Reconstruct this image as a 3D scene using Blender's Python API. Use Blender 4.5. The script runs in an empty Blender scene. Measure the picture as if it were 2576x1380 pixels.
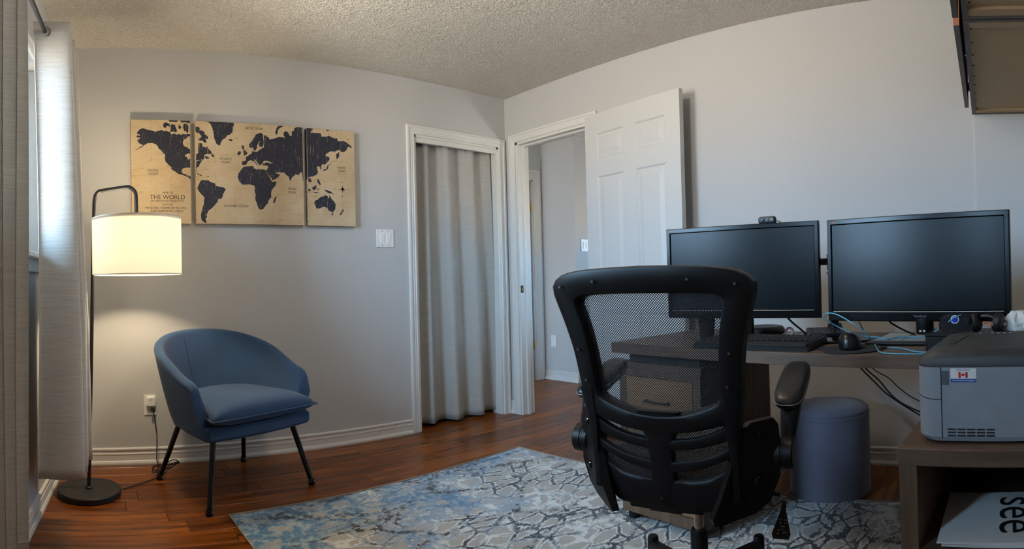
import bpy, bmesh, math, random
from mathutils import Matrix, Vector
from mathutils.geometry import tessellate_polygon

random.seed(7)
SC = bpy.context.scene
COL = SC.collection
PI = math.pi

# ------------------------------------------------------------------ camera
# the photograph is a stitched cylindrical panorama, about 104 degrees wide
F, V0 = 1421.7, 689.6
CAM_LOC = Vector((-2.92, -3.309, 1.017))
R_CAM = (Matrix.Rotation(math.radians(-41.797), 3, 'Z') @ Matrix.Rotation(math.radians(0.724), 3, 'X')
         @ Matrix.Rotation(math.radians(1.444), 3, 'Y'))
cd = bpy.data.cameras.new('camera')
cd.type = 'PANO'
cd.panorama_type = 'CENTRAL_CYLINDRICAL'
cd.central_cylindrical_range_u_min = -1288 / F
cd.central_cylindrical_range_u_max = 1288 / F
cd.central_cylindrical_range_v_min = -(1380 - V0) / F
cd.central_cylindrical_range_v_max = V0 / F
cd.central_cylindrical_radius = 1.0
cd.clip_start = 0.01
cam = bpy.data.objects.new('camera', cd)
COL.objects.link(cam)
_r, _u, _b = R_CAM @ Vector((1, 0, 0)), R_CAM @ Vector((0, 0, 1)), -(R_CAM @ Vector((0, 1, 0)))
cam.matrix_world = Matrix(((_r.x, _u.x, _b.x, CAM_LOC.x), (_r.y, _u.y, _b.y, CAM_LOC.y),
                           (_r.z, _u.z, _b.z, CAM_LOC.z), (0, 0, 0, 1)))
SC.camera = cam

# ------------------------------------------------------------------ world, light, exposure
SC.view_settings.view_transform = 'Standard'
SC.view_settings.look = 'None'
SC.view_settings.gamma = 1.0
SC.view_settings.exposure = 0.0
SC.view_settings.use_curve_mapping = False
W = bpy.data.worlds.new('daylight')
SC.world = W
W.use_nodes = True
_bg = W.node_tree.nodes['Background']
# clear blue sky above the horizon, sunlit tan ground below it
_wt = W.node_tree
_tc = _wt.nodes.new('ShaderNodeTexCoord')
_sx = _wt.nodes.new('ShaderNodeSeparateXYZ')
_rp = _wt.nodes.new('ShaderNodeValToRGB')
_mr = _wt.nodes.new('ShaderNodeMapRange')
_wt.links.new(_tc.outputs['Generated'], _sx.inputs[0])
_wt.links.new(_sx.outputs[2], _mr.inputs[0])
_mr.inputs[1].default_value, _mr.inputs[2].default_value = -1.0, 1.0
_wt.links.new(_mr.outputs[0], _rp.inputs[0])
_e = _rp.color_ramp.elements
_e[0].position, _e[0].color = 0.47, (0.80, 0.76, 0.69, 1)
_e[1].position, _e[1].color = 0.53, (0.45, 0.74, 1.06, 1)
_wt.links.new(_rp.outputs[0], _bg.inputs[0])
SKY = 54.0
_bg.inputs[1].default_value = SKY

WIN_LOC = Vector((-3.141, 0, 0))         # window wall: its line runs 5.2 degrees off the side walls
WIN_ROT = math.radians(-5.24)
WIN_M = Matrix.Translation(WIN_LOC) @ Matrix.Rotation(WIN_ROT, 4, 'Z')
WIN_Y0, WIN_Y1, WIN_Z0, WIN_Z1 = -2.38, -0.66, 1.17, 2.06  # unseen near end reaches past the near curtain, a gap added for light
_al = bpy.data.lights.new('window_daylight', 'AREA')
_al.shape = 'RECTANGLE'
_al.size, _al.size_y = WIN_Y1 - WIN_Y0, WIN_Z1 - WIN_Z0
_al.cycles.is_portal = True
_ao = bpy.data.objects.new('window_daylight', _al)
COL.objects.link(_ao)
_ao.matrix_world = WIN_M @ Matrix.Translation((-0.125, (WIN_Y0 + WIN_Y1) / 2, (WIN_Z0 + WIN_Z1) / 2)) @ Matrix.Rotation(-PI / 2, 4, 'Y') @ Matrix.Rotation(PI / 2, 4, 'Z')
for _m, _w, _h in ((Matrix.Translation((.80, -1.70, 1.35)) @ Matrix.Rotation(PI / 2, 4, 'X') @ Matrix.Rotation(PI, 4, 'Y'), .40, .30),
                   (Matrix.Translation((3.15, -.60, 1.45)) @ Matrix.Rotation(PI / 2, 4, 'Y') @ Matrix.Rotation(PI / 2, 4, 'Z'), .70, .30)):
    _l = bpy.data.lights.new('added_hall_daylight', 'AREA')  # portal for an unseen opening added to light the hall
    _l.shape = 'RECTANGLE'
    _l.size, _l.size_y = _w, _h
    _l.cycles.is_portal = True
    _o = bpy.data.objects.new('added_hall_daylight', _l)
    COL.objects.link(_o)
    _o.matrix_world = _m
try:
    SC.cycles.use_denoising = True
    SC.cycles.max_bounces = 6
    SC.cycles.diffuse_bounces = 4
    SC.cycles.glossy_bounces = 3
    SC.cycles.use_adaptive_sampling = True
    SC.cycles.adaptive_threshold = 0.08
    SC.cycles.transparent_max_bounces = 24
    SC.cycles.sample_clamp_indirect = 6.0
    SC.cycles.caustics_reflective = False
    SC.cycles.caustics_refractive = False
except Exception:
    pass

# ------------------------------------------------------------------ helpers: materials
def lin(c):
    return tuple(((v / 255) / 12.92 if v / 255 <= 0.04045 else (((v / 255) + 0.055) / 1.055) ** 2.4) for v in c) + (1,)

class N:
    """tiny node-tree builder"""
    def __init__(s, name):
        s.m = bpy.data.materials.new(name)
        s.m.use_nodes = True
        s.t = s.m.node_tree
        s.b = s.t.nodes['Principled BSDF']
        s.out = s.t.nodes['Material Output']
    def n(s, kind, **kw):
        nd = s.t.nodes.new('ShaderNode' + kind)
        for k, v in kw.items():
            setattr(nd, k, v)
        return nd
    def l(s, a, b):
        s.t.links.new(a, b)
    def coord(s, scale=(1, 1, 1), kind='Object', rot=(0, 0, 0), loc=None):
        tc = s.n('TexCoord')
        mp = s.n('Mapping')
        mp.inputs['Scale'].default_value = scale
        mp.inputs['Rotation'].default_value = rot
        s.l(tc.outputs[kind], mp.inputs[0])
        if loc is not None:
            s.l(loc, mp.inputs['Location'])
        return mp.outputs[0]
    def noise(s, vec, scale, detail=3, rough=0.5):
        nd = s.n('TexNoise')
        nd.inputs['Scale'].default_value = scale
        nd.inputs['Detail'].default_value = detail
        nd.inputs['Roughness'].default_value = rough
        s.l(vec, nd.inputs['Vector'])
        return nd.outputs['Fac']
    def ramp(s, fac, stops):
        r = s.n('ValToRGB')
        e = r.color_ramp.elements
        while len(e) < len(stops):
            e.new(0.5)
        for el, (p, c) in zip(e, stops):
            el.position = p
            el.color = c if len(c) == 4 else lin(c)
        s.l(fac, r.inputs[0])
        return r.outputs[0]
    def mix(s, fac, a, b, mode='MIX'):
        m = s.n('MixRGB')
        m.blend_type = mode
        for i, v in ((0, fac), (1, a), (2, b)):
            if hasattr(v, 'is_output'):
                s.l(v, m.inputs[i])
            else:
                m.inputs[i].default_value = v if i == 0 else (v if len(v) == 4 else lin(v))
        return m.outputs[0]
    def math(s, op, a, b=0.0):
        m = s.n('Math')
        m.operation = op
        for i, v in ((0, a), (1, b)):
            if hasattr(v, 'is_output'):
                s.l(v, m.inputs[i])
            else:
                m.inputs[i].default_value = v
        return m.outputs[0]
    def bump(s, h, strength=0.3, dist=0.002):
        b = s.n('Bump')
        b.inputs['Strength'].default_value = strength
        b.inputs['Distance'].default_value = dist
        s.l(h, b.inputs['Height'])
        s.l(b.outputs[0], s.b.inputs['Normal'])
    def set(s, color=None, rough=None, metal=None, spec=None, coat=None, sheen=None):
        if color is not None:
            if hasattr(color, 'is_output'):
                s.l(color, s.b.inputs['Base Color'])
            else:
                s.b.inputs['Base Color'].default_value = lin(color)
        for k, v in (('Roughness', rough), ('Metallic', metal), ('Specular IOR Level', spec), ('Coat Weight', coat), ('Sheen Weight', sheen)):
            if v is not None:
                if hasattr(v, 'is_output'):
                    s.l(v, s.b.inputs[k])
                else:
                    s.b.inputs[k].default_value = v
        return s

def plain(name, c, rough=0.5, metal=0.0, var=0.06, scale=30, bump=0.0, bscale=400, bdist=0.001, spec=None, coat=None):
    n = N(name)
    v = n.coord()
    c2 = tuple(max(0, min(255, k * (1 - var * 2))) for k in c)
    n.set(n.mix(n.noise(v, scale, 4), c2, c), rough, metal, spec, coat)
    if bump:
        n.bump(n.noise(v, bscale, 2), bump, bdist)
    return n.m

def wood(name, c_dark, c_light, along='Y', rough=0.45, scale=1.0, spec=None):
    n = N(name)
    sc = {'X': (1.2, 14, 14), 'Y': (14, 1.2, 14), 'Z': (14, 14, 1.2)}[along]
    v = n.coord(tuple(k * scale for k in sc))
    f1 = n.noise(v, 2.2, 5, 0.62)
    v2 = n.coord(tuple(k * scale * 6 for k in sc))
    f2 = n.noise(v2, 2.0, 4, 0.6)
    f = n.mix(0.4, n.ramp(f1, [(0.32, (0, 0, 0, 1)), (0.7, (1, 1, 1, 1))]), f2)
    n.set(n.mix(f, c_dark, c_light), rough, spec=spec)
    n.bump(f2, 0.15, 0.0006)
    return n.m

def fabric(name, c, c2=None, weave=900, rough=0.95, sheen=0.3, bump=0.35, mottled=18):
    n = N(name)
    v = n.coord()
    c2 = c2 or tuple(k * 0.72 for k in c)
    vx = n.coord((1, 1, 0.25))
    f = n.noise(vx, weave, 2)
    g = n.noise(v, mottled, 4)
    n.set(n.mix(n.math('ADD', n.math('MULTIPLY', f, 0.6), n.math('MULTIPLY', g, 0.4)), c2, c), rough, sheen=sheen)
    n.bump(f, bump, 0.0012)
    return n.m

def linen(name, c, translucent=0.35):
    """curtain cloth: horizontal slubs, lets some light through"""
    n = N(name)
    f = n.noise(n.coord((3, 3, 150)), 3.0, 3, 0.7)
    g = n.noise(n.coord((250, 250, 40)), 3.0, 2)
    k = n.math('ADD', n.math('MULTIPLY', f, 0.75), n.math('MULTIPLY', g, 0.25))
    colr = n.ramp(k, [(0.3, tuple(v * 0.86 for v in c)), (0.72, tuple(min(255, v * 1.05) for v in c))])
    n.set(colr, 0.75, sheen=0.2)
    n.bump(k, 0.3, 0.0012)
    tr = n.n('BsdfTranslucent')
    n.l(colr, tr.inputs[0])
    ms = n.n('MixShader')
    ms.inputs[0].default_value = translucent
    n.l(n.b.outputs[0], ms.inputs[1])
    n.l(tr.outputs[0], ms.inputs[2])
    n.l(ms.outputs[0], n.out.inputs[0])
    return n.m

def emission(name, c, strength):
    n = N(name)
    n.b.inputs['Base Color'].default_value = lin(c)
    n.b.inputs['Emission Color'].default_value = lin(c)
    n.b.inputs['Emission Strength'].default_value = strength
    return n.m

M = {}
M['wall'] = plain('wall_paint', (196, 197, 197), 0.85, var=0.012, scale=3, bump=0.12, bscale=260, bdist=0.0006)
M['white'] = plain('white_trim_paint', (222, 222, 218), 0.42, var=0.01, bump=0.03, bscale=60)
M['door_white'] = plain('white_door_paint', (206, 207, 206), 0.45, var=0.01, bump=0.05, bscale=140)

def _ceiling():
    n = N('popcorn_ceiling')
    v = n.coord()
    a = n.noise(v, 62, 3, 0.6)
    vo = n.n('TexVoronoi'); vo.inputs['Scale'].default_value = 78
    n.l(n.mix(0.12, v, n.noise(v, 40, 2), 'ADD'), vo.inputs['Vector'])
    h = n.math('SUBTRACT', n.math('MULTIPLY', a, 1.6), n.math('MULTIPLY', vo.outputs['Distance'], 1.1))
    n.set(n.ramp(h, [(0.1, (226, 220, 208)), (0.75, (244, 240, 231))]), 0.95)
    n.bump(h, 1.0, 0.007)
    return n.m
M['ceiling'] = _ceiling()

def _plank():
    n = N('hardwood_plank')
    oi = n.n('ObjectInfo')
    sh = n.n('CombineXYZ')
    n.l(n.math('MULTIPLY', oi.outputs['Random'], 37.0), sh.inputs[0])
    n.l(n.math('MULTIPLY', oi.outputs['Random'], 91.0), sh.inputs[1])
    v = n.coord((1.3, 16, 16), loc=sh.outputs[0])
    f = n.noise(v, 1.6, 5, 0.6)
    v2 = n.coord((8, 120, 120), loc=sh.outputs[0])
    g = n.noise(v2, 1.5, 3)
    tone = n.ramp(oi.outputs['Random'], [(0.0, (124, 62, 12)), (0.5, (148, 80, 17)), (1.0, (174, 98, 26))])
    dark = n.mix(1.0, tone, (120, 112, 108), 'MULTIPLY')
    c = n.mix(n.ramp(f, [(0.34, (0, 0, 0, 1)), (0.62, (1, 1, 1, 1))]), dark, tone)
    c = n.mix(n.math('MULTIPLY', g, 0.35), c, n.mix(1.0, c, (150, 140, 130), 'MULTIPLY'))
    n.set(c, n.math('ADD', n.math('MULTIPLY', f, 0.16), 0.22), spec=0.32)
    n.bump(f, 0.12, 0.0012)
    return n.m
M['plank'] = _plank()
M['subfloor'] = plain('floor_joint_dark', (38, 22, 14), 0.8)
M['glass_dark'] = None

def _pane():
    n = N('window_glass')
    tr = n.n('BsdfTransparent'); gl = n.n('BsdfGlossy'); gl.inputs['Roughness'].default_value = 0.0
    lw = n.n('Fresnel'); lw.inputs[0].default_value = 1.45
    ms = n.n('MixShader')
    n.l(lw.outputs[0], ms.inputs[0]); n.l(tr.outputs[0], ms.inputs[1]); n.l(gl.outputs[0], ms.inputs[2])
    n.l(ms.outputs[0], n.out.inputs[0])
    return n.m
M['pane'] = _pane()
M['linen'] = linen('linen_curtain', (214, 211, 204), 0.10)
M['linen_grey'] = linen('grey_linen_curtain', (196, 194, 188), 0.2)
M['steel'] = plain('brushed_steel', (200, 200, 200), 0.25, 1.0)
M['gunmetal'] = plain('gunmetal_rod', (84, 82, 82), 0.35, 0.8)
M['brass'] = plain('brass', (214, 168, 62), 0.28, 1.0)
M['black'] = plain('black_plastic', (14, 14, 15), 0.45, var=0.1, bump=0.15, bscale=900, bdist=0.0004, spec=0.3)
M['black_gloss'] = plain('gloss_black', (10, 10, 12), 0.12, var=0.1)
M['black_matte'] = plain('matte_black_metal', (24, 23, 23), 0.55, var=0.08)
M['black_rubber'] = plain('black_rubber', (15, 15, 16), 0.8)
M['leather'] = plain('black_leather', (24, 24, 25), 0.38, bump=0.3, bscale=320, bdist=0.0006)
M['thread'] = plain('pale_stitching', (186, 182, 170), 0.8)
M['desk'] = wood('walnut_laminate', (58, 43, 33), (116, 90, 70), 'Y', 0.5)
M['desk_v'] = wood('walnut_laminate_upright', (62, 46, 35), (120, 94, 72), 'Z', 0.5)
M['desk_x'] = wood('walnut_laminate_cross', (62, 46, 35), (120, 94, 72), 'X', 0.5)
M['drawer'] = wood('oak_drawer_front', (96, 70, 48), (152, 118, 84), 'Y', 0.5)
M['paper'] = plain('white_paper', (232, 231, 227), 0.8, var=0.02)
M['ink'] = plain('black_ink', (14, 14, 16), 0.7)
M['plate'] = plain('white_plate_plastic', (238, 238, 236), 0.35, var=0.01)
# ------------------------------------------------------------------ helpers: meshes and objects
def link(o, parent=None):
    COL.objects.link(o)
    if parent is not None:
        o.parent = parent
    return o

def part(name, bm, mat, parent=None, smooth=False, flip=True):
    """close a bmesh as one mesh object"""
    if flip:
        bmesh.ops.recalc_face_normals(bm, faces=bm.faces)
    me = bpy.data.meshes.new(name)
    bm.to_mesh(me)
    bm.free()
    if smooth:
        for p in me.polygons:
            p.use_smooth = True
        if smooth != 'all':
            me.set_sharp_from_angle(angle=math.radians(38))
    for m in (mat if isinstance(mat, (list, tuple)) else [mat]):
        me.materials.append(m)
    return link(bpy.data.objects.new(name, me), parent)

def tag(o, label, cat, group=None):
    o['label'] = label
    o['category'] = cat
    if group:
        o['group'] = group
    return o

def thing(name, label, cat, loc=(0, 0, 0), rotz=0.0, group=None):
    o = bpy.data.objects.new(name, None)
    o.empty_display_size = 0.05
    link(o)
    o.location = loc
    o.rotation_euler = (0, 0, rotz)
    return tag(o, label, cat, group)

def struct(o, label=None):
    o['kind'] = 'structure'
    if label:
        o['label'] = label
    return o

def B():
    return bmesh.new()

def box(bm, x0, x1, y0, y1, z0, z1, bev=0.0, seg=2, mat=None, mi=0):
    vs = [bm.verts.new((x, y, z)) for z in (z0, z1) for y in (y0, y1) for x in (x0, x1)]
    q = [(0, 2, 3, 1), (4, 5, 7, 6), (0, 1, 5, 4), (2, 6, 7, 3), (0, 4, 6, 2), (1, 3, 7, 5)]
    fs = [bm.faces.new([vs[i] for i in f]) for f in q]
    if mat is not None:
        bmesh.ops.transform(bm, matrix=mat, verts=vs)
    if bev:
        es = list({e for f in fs for e in f.edges})
        r = bmesh.ops.bevel(bm, geom=es, offset=bev, segments=seg, affect='EDGES', profile=0.5)
        fs = r['faces']
    if mi:
        for f in bm.faces:
            if f in fs:
                f.material_index = mi
    return vs

def obox(name, x0, x1, y0, y1, z0, z1, mat, parent=None, bev=0.0, seg=2):
    bm = B()
    box(bm, x0, x1, y0, y1, z0, z1, bev, seg)
    o = part(name, bm, mat, parent, smooth='all' if bev >= .004 else False)
    if bev >= .004:
        o.modifiers.new('weighted_normals', 'WEIGHTED_NORMAL').keep_sharp = False
    return o

def tube(bm, pts, r, n=8, closed=False, cap=True):
    pts = [Vector(p) for p in pts]
    m = len(pts)
    rs = r if isinstance(r, (list, tuple)) else [r] * m
    rings = []
    up = None
    for i in range(m):
        a = pts[(i - 1) % m] if (closed or i > 0) else pts[i]
        b = pts[(i + 1) % m] if (closed or i < m - 1) else pts[i]
        t = (b - a).normalized()
        if up is None:
            up = Vector((0, 0, 1)) if abs(t.z) < 0.9 else Vector((1, 0, 0))
        x = t.cross(up)
        if x.length < 1e-6:
            x = t.orthogonal()
        x.normalize()
        up = x.cross(t).normalized()
        rings.append([bm.verts.new(pts[i] + rs[i] * (math.cos(2 * PI * k / n) * x + math.sin(2 * PI * k / n) * up)) for k in range(n)])
    for i in range(m if closed else m - 1):
        A, C = rings[i], rings[(i + 1) % m]
        for k in range(n):
            bm.faces.new((A[k], A[(k + 1) % n], C[(k + 1) % n], C[k]))
    if cap and not closed:
        bm.faces.new(rings[0][::-1])
        bm.faces.new(rings[-1])

def smooth_path(pts, sub=6):
    """Catmull-Rom"""
    P = [Vector(p) for p in pts]
    out = []
    for i in range(len(P) - 1):
        p0, p1, p2, p3 = P[max(i - 1, 0)], P[i], P[i + 1], P[min(i + 2, len(P) - 1)]
        for k in range(sub):
            t = k / sub
            out.append(0.5 * ((2 * p1) + (p2 - p0) * t + (2 * p0 - 5 * p1 + 4 * p2 - p3) * t * t + (3 * p1 - p0 - 3 * p2 + p3) * t ** 3))
    out.append(P[-1])
    return out

def lathe(bm, prof, n=32, mat=None, close=False):
    """profile (r, z) about z; r==0 ends make a pole"""
    rings = []
    for r, z in prof:
        if r < 1e-6:
            rings.append([bm.verts.new((0, 0, z))])
        else:
            rings.append([bm.verts.new((r * math.cos(2 * PI * k / n), r * math.sin(2 * PI * k / n), z)) for k in range(n)])
    seq = list(zip(rings, rings[1:])) + ([(rings[-1], rings[0])] if close else [])
    for A, C in seq:
        for k in range(n):
            a, b = A[k % len(A)], A[(k + 1) % len(A)]
            c, d = C[(k + 1) % len(C)], C[k % len(C)]
            f = []
            for v in (a, b, c, d):
                if v not in f:
                    f.append(v)
            if len(f) > 2:
                bm.faces.new(f)
    vs = [v for r in rings for v in r]
    if mat is not None:
        bmesh.ops.transform(bm, matrix=mat, verts=vs)
    return vs

def prism(bm, poly, fn0, fn1):
    """polygon (a, b) extruded between two mappings"""
    lo = [bm.verts.new(fn0(a, b)) for a, b in poly]
    hi = [bm.verts.new(fn1(a, b)) for a, b in poly]
    bm.faces.new(lo[::-1])
    bm.faces.new(hi)
    k = len(poly)
    for i in range(k):
        bm.faces.new((lo[i], lo[(i + 1) % k], hi[(i + 1) % k], hi[i]))
    return lo + hi

def grid(bm, rows, closed_u=False):
    V = [[bm.verts.new(p) for p in r] for r in rows]
    for A, C in zip(V, V[1:]):
        k = len(A)
        for i in range(k if closed_u else k - 1):
            bm.faces.new((A[i], A[(i + 1) % k], C[(i + 1) % k], C[i]))
    return V

def sheet(bm, rows, th):
    """open grid given a small thickness"""
    V = grid(bm, rows)
    bm.normal_update()
    bmesh.ops.solidify(bm, geom=bm.faces[:], thickness=th)

def extrude_profile(bm, prof, A, Bp, out):
    """profile (d, z) swept from A to B (xy points), d measured along out (xy)"""
    r0 = [bm.verts.new((A[0] + out[0] * d, A[1] + out[1] * d, z)) for d, z in prof]
    r1 = [bm.verts.new((Bp[0] + out[0] * d, Bp[1] + out[1] * d, z)) for d, z in prof]
    k = len(prof)
    for i in range(k):
        bm.faces.new((r0[i], r0[(i + 1) % k], r1[(i + 1) % k], r1[i]))
    bm.faces.new(r0[::-1])
    bm.faces.new(r1)

CASING = [(0, 0), (0, .010), (.010, .013), (.013, .009), (.027, .012), (.030, .009), (.043, .013), (.046, .018), (.060, .018), (.062, .014), (.062, 0)]
BASEB = [(0, 0), (.020, 0), (.020, .010), (.015, .020), (.011, .024), (.010, .056), (.012, .058), (.012, .063), (.009, .066), (.009, .080), (.013, .083), (.013, .090), (0, .096)]

def casing(bm, a0, a1, zt, fn, z0=0.0, closed=False, ws=1.0):
    """mitred moulding round an opening; fn(a, z, d)"""
    path = [((a0, z0), (-1, 0)), ((a0, zt), (-1, 1)), ((a1, zt), (1, 1)), ((a1, z0), (1, 0))]
    if closed:
        path = [((a0, z0), (-1, -1)), ((a0, zt), (-1, 1)), ((a1, zt), (1, 1)), ((a1, z0), (1, -1))]
    rings = [[bm.verts.new(fn(p[0] + o[0] * w * ws, p[1] + o[1] * w * ws, d)) for w, d in CASING] for p, o in path]
    pairs = list(zip(rings, rings[1:])) + ([(rings[-1], rings[0])] if closed else [])
    k = len(CASING)
    for A, C in pairs:
        for i in range(k):
            bm.faces.new((A[i], A[(i + 1) % k], C[(i + 1) % k], C[i]))
    if not closed:
        bm.faces.new(rings[0][::-1])
        bm.faces.new(rings[-1])

def text_mesh(name, body, width, mat, parent, loc, rot, depth=0.0003, height=None):
    """flat lettering scaled to a width (and height) in metres, centred on loc"""
    cu = bpy.data.curves.new(name, 'FONT')
    cu.body = body
    cu.align_x = 'CENTER'
    cu.align_y = 'CENTER'
    cu.extrude = depth / 2
    ob = bpy.data.objects.new(name, cu)
    link(ob)
    bpy.context.view_layer.update()
    me = bpy.data.meshes.new_from_object(ob.evaluated_get(bpy.context.evaluated_depsgraph_get()))
    w = max(v.co.x for v in me.vertices) - min(v.co.x for v in me.vertices)
    h = max(v.co.y for v in me.vertices) - min(v.co.y for v in me.vertices)
    cx = (max(v.co.x for v in me.vertices) + min(v.co.x for v in me.vertices)) / 2
    cy = (max(v.co.y for v in me.vertices) + min(v.co.y for v in me.vertices)) / 2
    s = width / w
    sy = s if height is None else height / h
    for v in me.vertices:
        v.co = ((v.co.x - cx) * s, (v.co.y - cy) * sy, v.co.z)
    bpy.data.objects.remove(ob)
    bpy.data.curves.remove(cu)
    me.materials.clear()
    me.materials.append(mat)
    me.name = name
    o = link(bpy.data.objects.new(name, me), parent)
    o.location = loc
    o.rotation_euler = rot
    return o

def copy_tree(o, parent=None):
    c = o.copy()
    COL.objects.link(c)
    c.parent = parent
    for ch in o.children:
        copy_tree(ch, c)
    return c

# ================================================================== STRUCTURE
H = 2.44
# floor: dark bed with every plank a part of its own
fb = B()
box(fb, -3.8, 3.2, -3.75, 1.9, -0.06, -0.012)
FLOOR = struct(part('floor', fb, M['subfloor']), 'brown hardwood plank floor')
PW = 0.127
_pm = {}
for L in (0.62, 0.85, 1.08, 1.3):
    b = B()
    vs = box(b, 0, L - 0.0016, 0, PW - 0.0016, -0.012, 0)
    top = [e for e in b.edges if all(abs(v.co.z) < 1e-6 for v in e.verts)]
    bmesh.ops.bevel(b, geom=top, offset=0.0012, segments=1, affect='EDGES')
    bmesh.ops.recalc_face_normals(b, faces=b.faces)
    me = bpy.data.meshes.new('plank')
    b.to_mesh(me)
    b.free()
    me.materials.append(M['plank'])
    _pm[L] = me
row = 0
y = -3.62
while y < 1.0:
    x = -3.75 + random.uniform(-0.9, 0)
    xe = 1.5 if y > -2.0 else 0.15
    while x < xe:
        L = random.choice(list(_pm))
        if x + L > -3.6 and not (y > 0.75 and x + L < -0.0):
            o = bpy.data.objects.new('plank', _pm[L])
            link(o, FLOOR)
            o.location = (x, y, 0)
        x += L
    y += PW

cb = B()
box(cb, -3.8, 3.2, -3.75, 1.9, H, H + 0.08)
struct(part('ceiling', cb, M['ceiling']), 'off-white popcorn textured ceiling')

# wall with the map prints and the closet
CL0, CL1, CLZ = -0.842, -0.077, 2.055
b = B()
box(b, -3.35, CL0, 0, .12, -.01, H); box(b, CL1, .12, 0, .12, -.01, H); box(b, CL0, CL1, 0, .12, CLZ, H)
struct(part('wall_left', b, M['wall']), 'grey wall with the map prints and closet')
# wall with the hall door
HD0, HD1, HDZ = -0.870, -0.117, 2.078
b = B()
box(b, 0, .12, -3.254, HD0, -.01, H); box(b, 0, .12, HD1, 0.02, -.01, H); box(b, 0, .12, HD0, HD1, HDZ, H)
prism(b, [(-.03, -3.75), (.12, -3.75), (.12, -3.25), (-.004, -3.25), (-.012, -3.2505), (-.022, -3.2525), (-.028, -3.257), (-.03, -3.264)], lambda x, y: (x, y, -.01), lambda x, y: (x, y, H))
struct(part('wall_right', b, M['wall']), 'grey wall behind the desk')
b = B()
box(b, -3.8, .12, -3.69, -3.57, -.01, H)
struct(part('wall_back', b, M['wall']), 'grey wall under the hanging cabinets')
# window wall (own rotated frame: x into the room, y along the wall)
b = B()
box(b, -.14, 0, WIN_Y1, .15, -.01, H); box(b, -.14, 0, -3.9, WIN_Y0, -.01, H)
box(b, -.14, 0, WIN_Y0, WIN_Y1, -.01, WIN_Z0); box(b, -.14, 0, WIN_Y0, WIN_Y1, WIN_Z1, H)
o = struct(part('wall_window', b, M['wall']), 'grey wall with the curtained window')
o.matrix_world = WIN_M
# closet shell
b = B()
box(b, -1.6, .02, .72, .80, -.01, H); box(b, -1.68, -1.6, .12, .80, -.01, H); box(b, .03, .12, .12, .80, -.01, H)
struct(part('wall_closet', b, M['wall']), 'inside of the closet')
# hall
HX, HY, HE = 1.25, 0.40, 0.87
b = B()
box(b, HX, HX + .1, HY, HE + .1, -.01, H); box(b, HX + .1, 3.2, HY, HY + .1, -.01, H)
FD0, FD1, FDZ = 0.36, 1.128, 2.06
box(b, .12, FD0, HE, HE + .1, -.01, H); box(b, FD1, HX, HE, HE + .1, -.01, H); box(b, FD0, FD1, HE, HE + .1, FDZ, H)
struct(part('wall_hall', b, M['wall']), 'hall walls seen through the open door')
b = B()
box(b, .02, .60, -1.75, -1.65, -.01, H); box(b, 1.00, 3.2, -1.75, -1.65, -.01, H); box(b, .60, 1.00, -1.75, -1.65, -.01, 1.2); box(b, .60, 1.00, -1.75, -1.65, 1.5, H)  # unseen opening added in this wall to light the hall's end
box(b, 3.1, 3.2, -1.65, -.95, -.01, H); box(b, 3.1, 3.2, -.25, HY, -.01, H); box(b, 3.1, 3.2, -.95, -.25, -.01, 1.3); box(b, 3.1, 3.2, -.95, -.25, 1.6, H)  # second unseen opening, added to let daylight into the hall
box(b, .2, 1.4, 1.5, 1.55, -.01, H); box(b, 1.30, 1.35, .95, 1.5, -.01, H); box(b, .12, .2, .95, 1.5, -.01, H)
struct(part('wall_beyond', b, M['wall']), 'walls of the hall and the room beyond it')

# baseboards
def base(name, A, Bp, out, m=None):
    b = B()
    extrude_profile(b, BASEB, A, Bp, out)
    o = struct(part(name, b, M['white']), 'white moulded baseboard')
    if m is not None:
        o.matrix_world = m
    return o
base('baseboard_left', (-3.14, 0), (-.906, 0), (0, -1))
base('baseboard_corner', (-.016, 0), (0, 0), (0, -1))
base('baseboard_door', (0, 0), (0, -.054), (-1, 0))
base('baseboard_right', (0, -.934), (0, -3.254), (-1, 0))
base('baseboard_window', (0, 0.02), (0, -3.55), (1, 0), WIN_M)
base('baseboard_back', (-3.4, -3.57), (-.03, -3.57), (0, 1))
base('baseboard_hall', (HX, HY), (HX, HE), (-1, 0))
base('baseboard_passage', (HX, HY), (3.2, HY), (0, -1))

# closet trim: casing, jamb lining, header board hiding the rail
b = B()
casing(b, CL0, CL1, CLZ, lambda a, z, d: (a, -d, z))
box(b, CL0, CL0 + .016, 0, .12, 0, CLZ); box(b, CL1 - .016, CL1, 0, .12, 0, CLZ); box(b, CL0, CL1, 0, .12, CLZ - .016, CLZ)
struct(part('trim_1', b, M['white']), 'white stepped moulding around the closet')
struct(obox('trim_2', CL0 + .016, CL1 - .016, .004, .022, 2.004, CLZ - .016, M['white'], bev=.0015), 'white header board across the closet opening')
# hall door trim
b = B()
casing(b, HD0, HD1, HDZ, lambda a, z, d: (-d, a, z))
casing(b, HD0, HD1, HDZ, lambda a, z, d: (.12 + d, a, z))
for ya, yb in ((HD0 - .002, HD0 + .018), (HD1 - .018, HD1 + .002)):
    box(b, 0, .12, ya, yb, 0, HDZ)
box(b, 0, .12, HD0, HD1, HDZ - .018, HDZ + .002)
box(b, .045, .075, HD0 + .018, HD0 + .030, 0, HDZ - .018); box(b, .045, .075, HD1 - .030, HD1 - .018, 0, HDZ - .018)
box(b, .045, .075, HD0 + .03, HD1 - .03, HDZ - .030, HDZ - .018)
T3 = struct(part('trim_3', b, M['white']), 'white moulding and jamb of the hall doorway')
sp = obox('strike_plate', .004, .030, HD1 - .0205, HD1 - .0178, .93, .985, M['black_matte'], T3, bev=.001)
obox('latch_hole', .011, .022, HD1 - .021, HD1 - .0185, .945, .97, M['brass'], T3)
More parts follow.
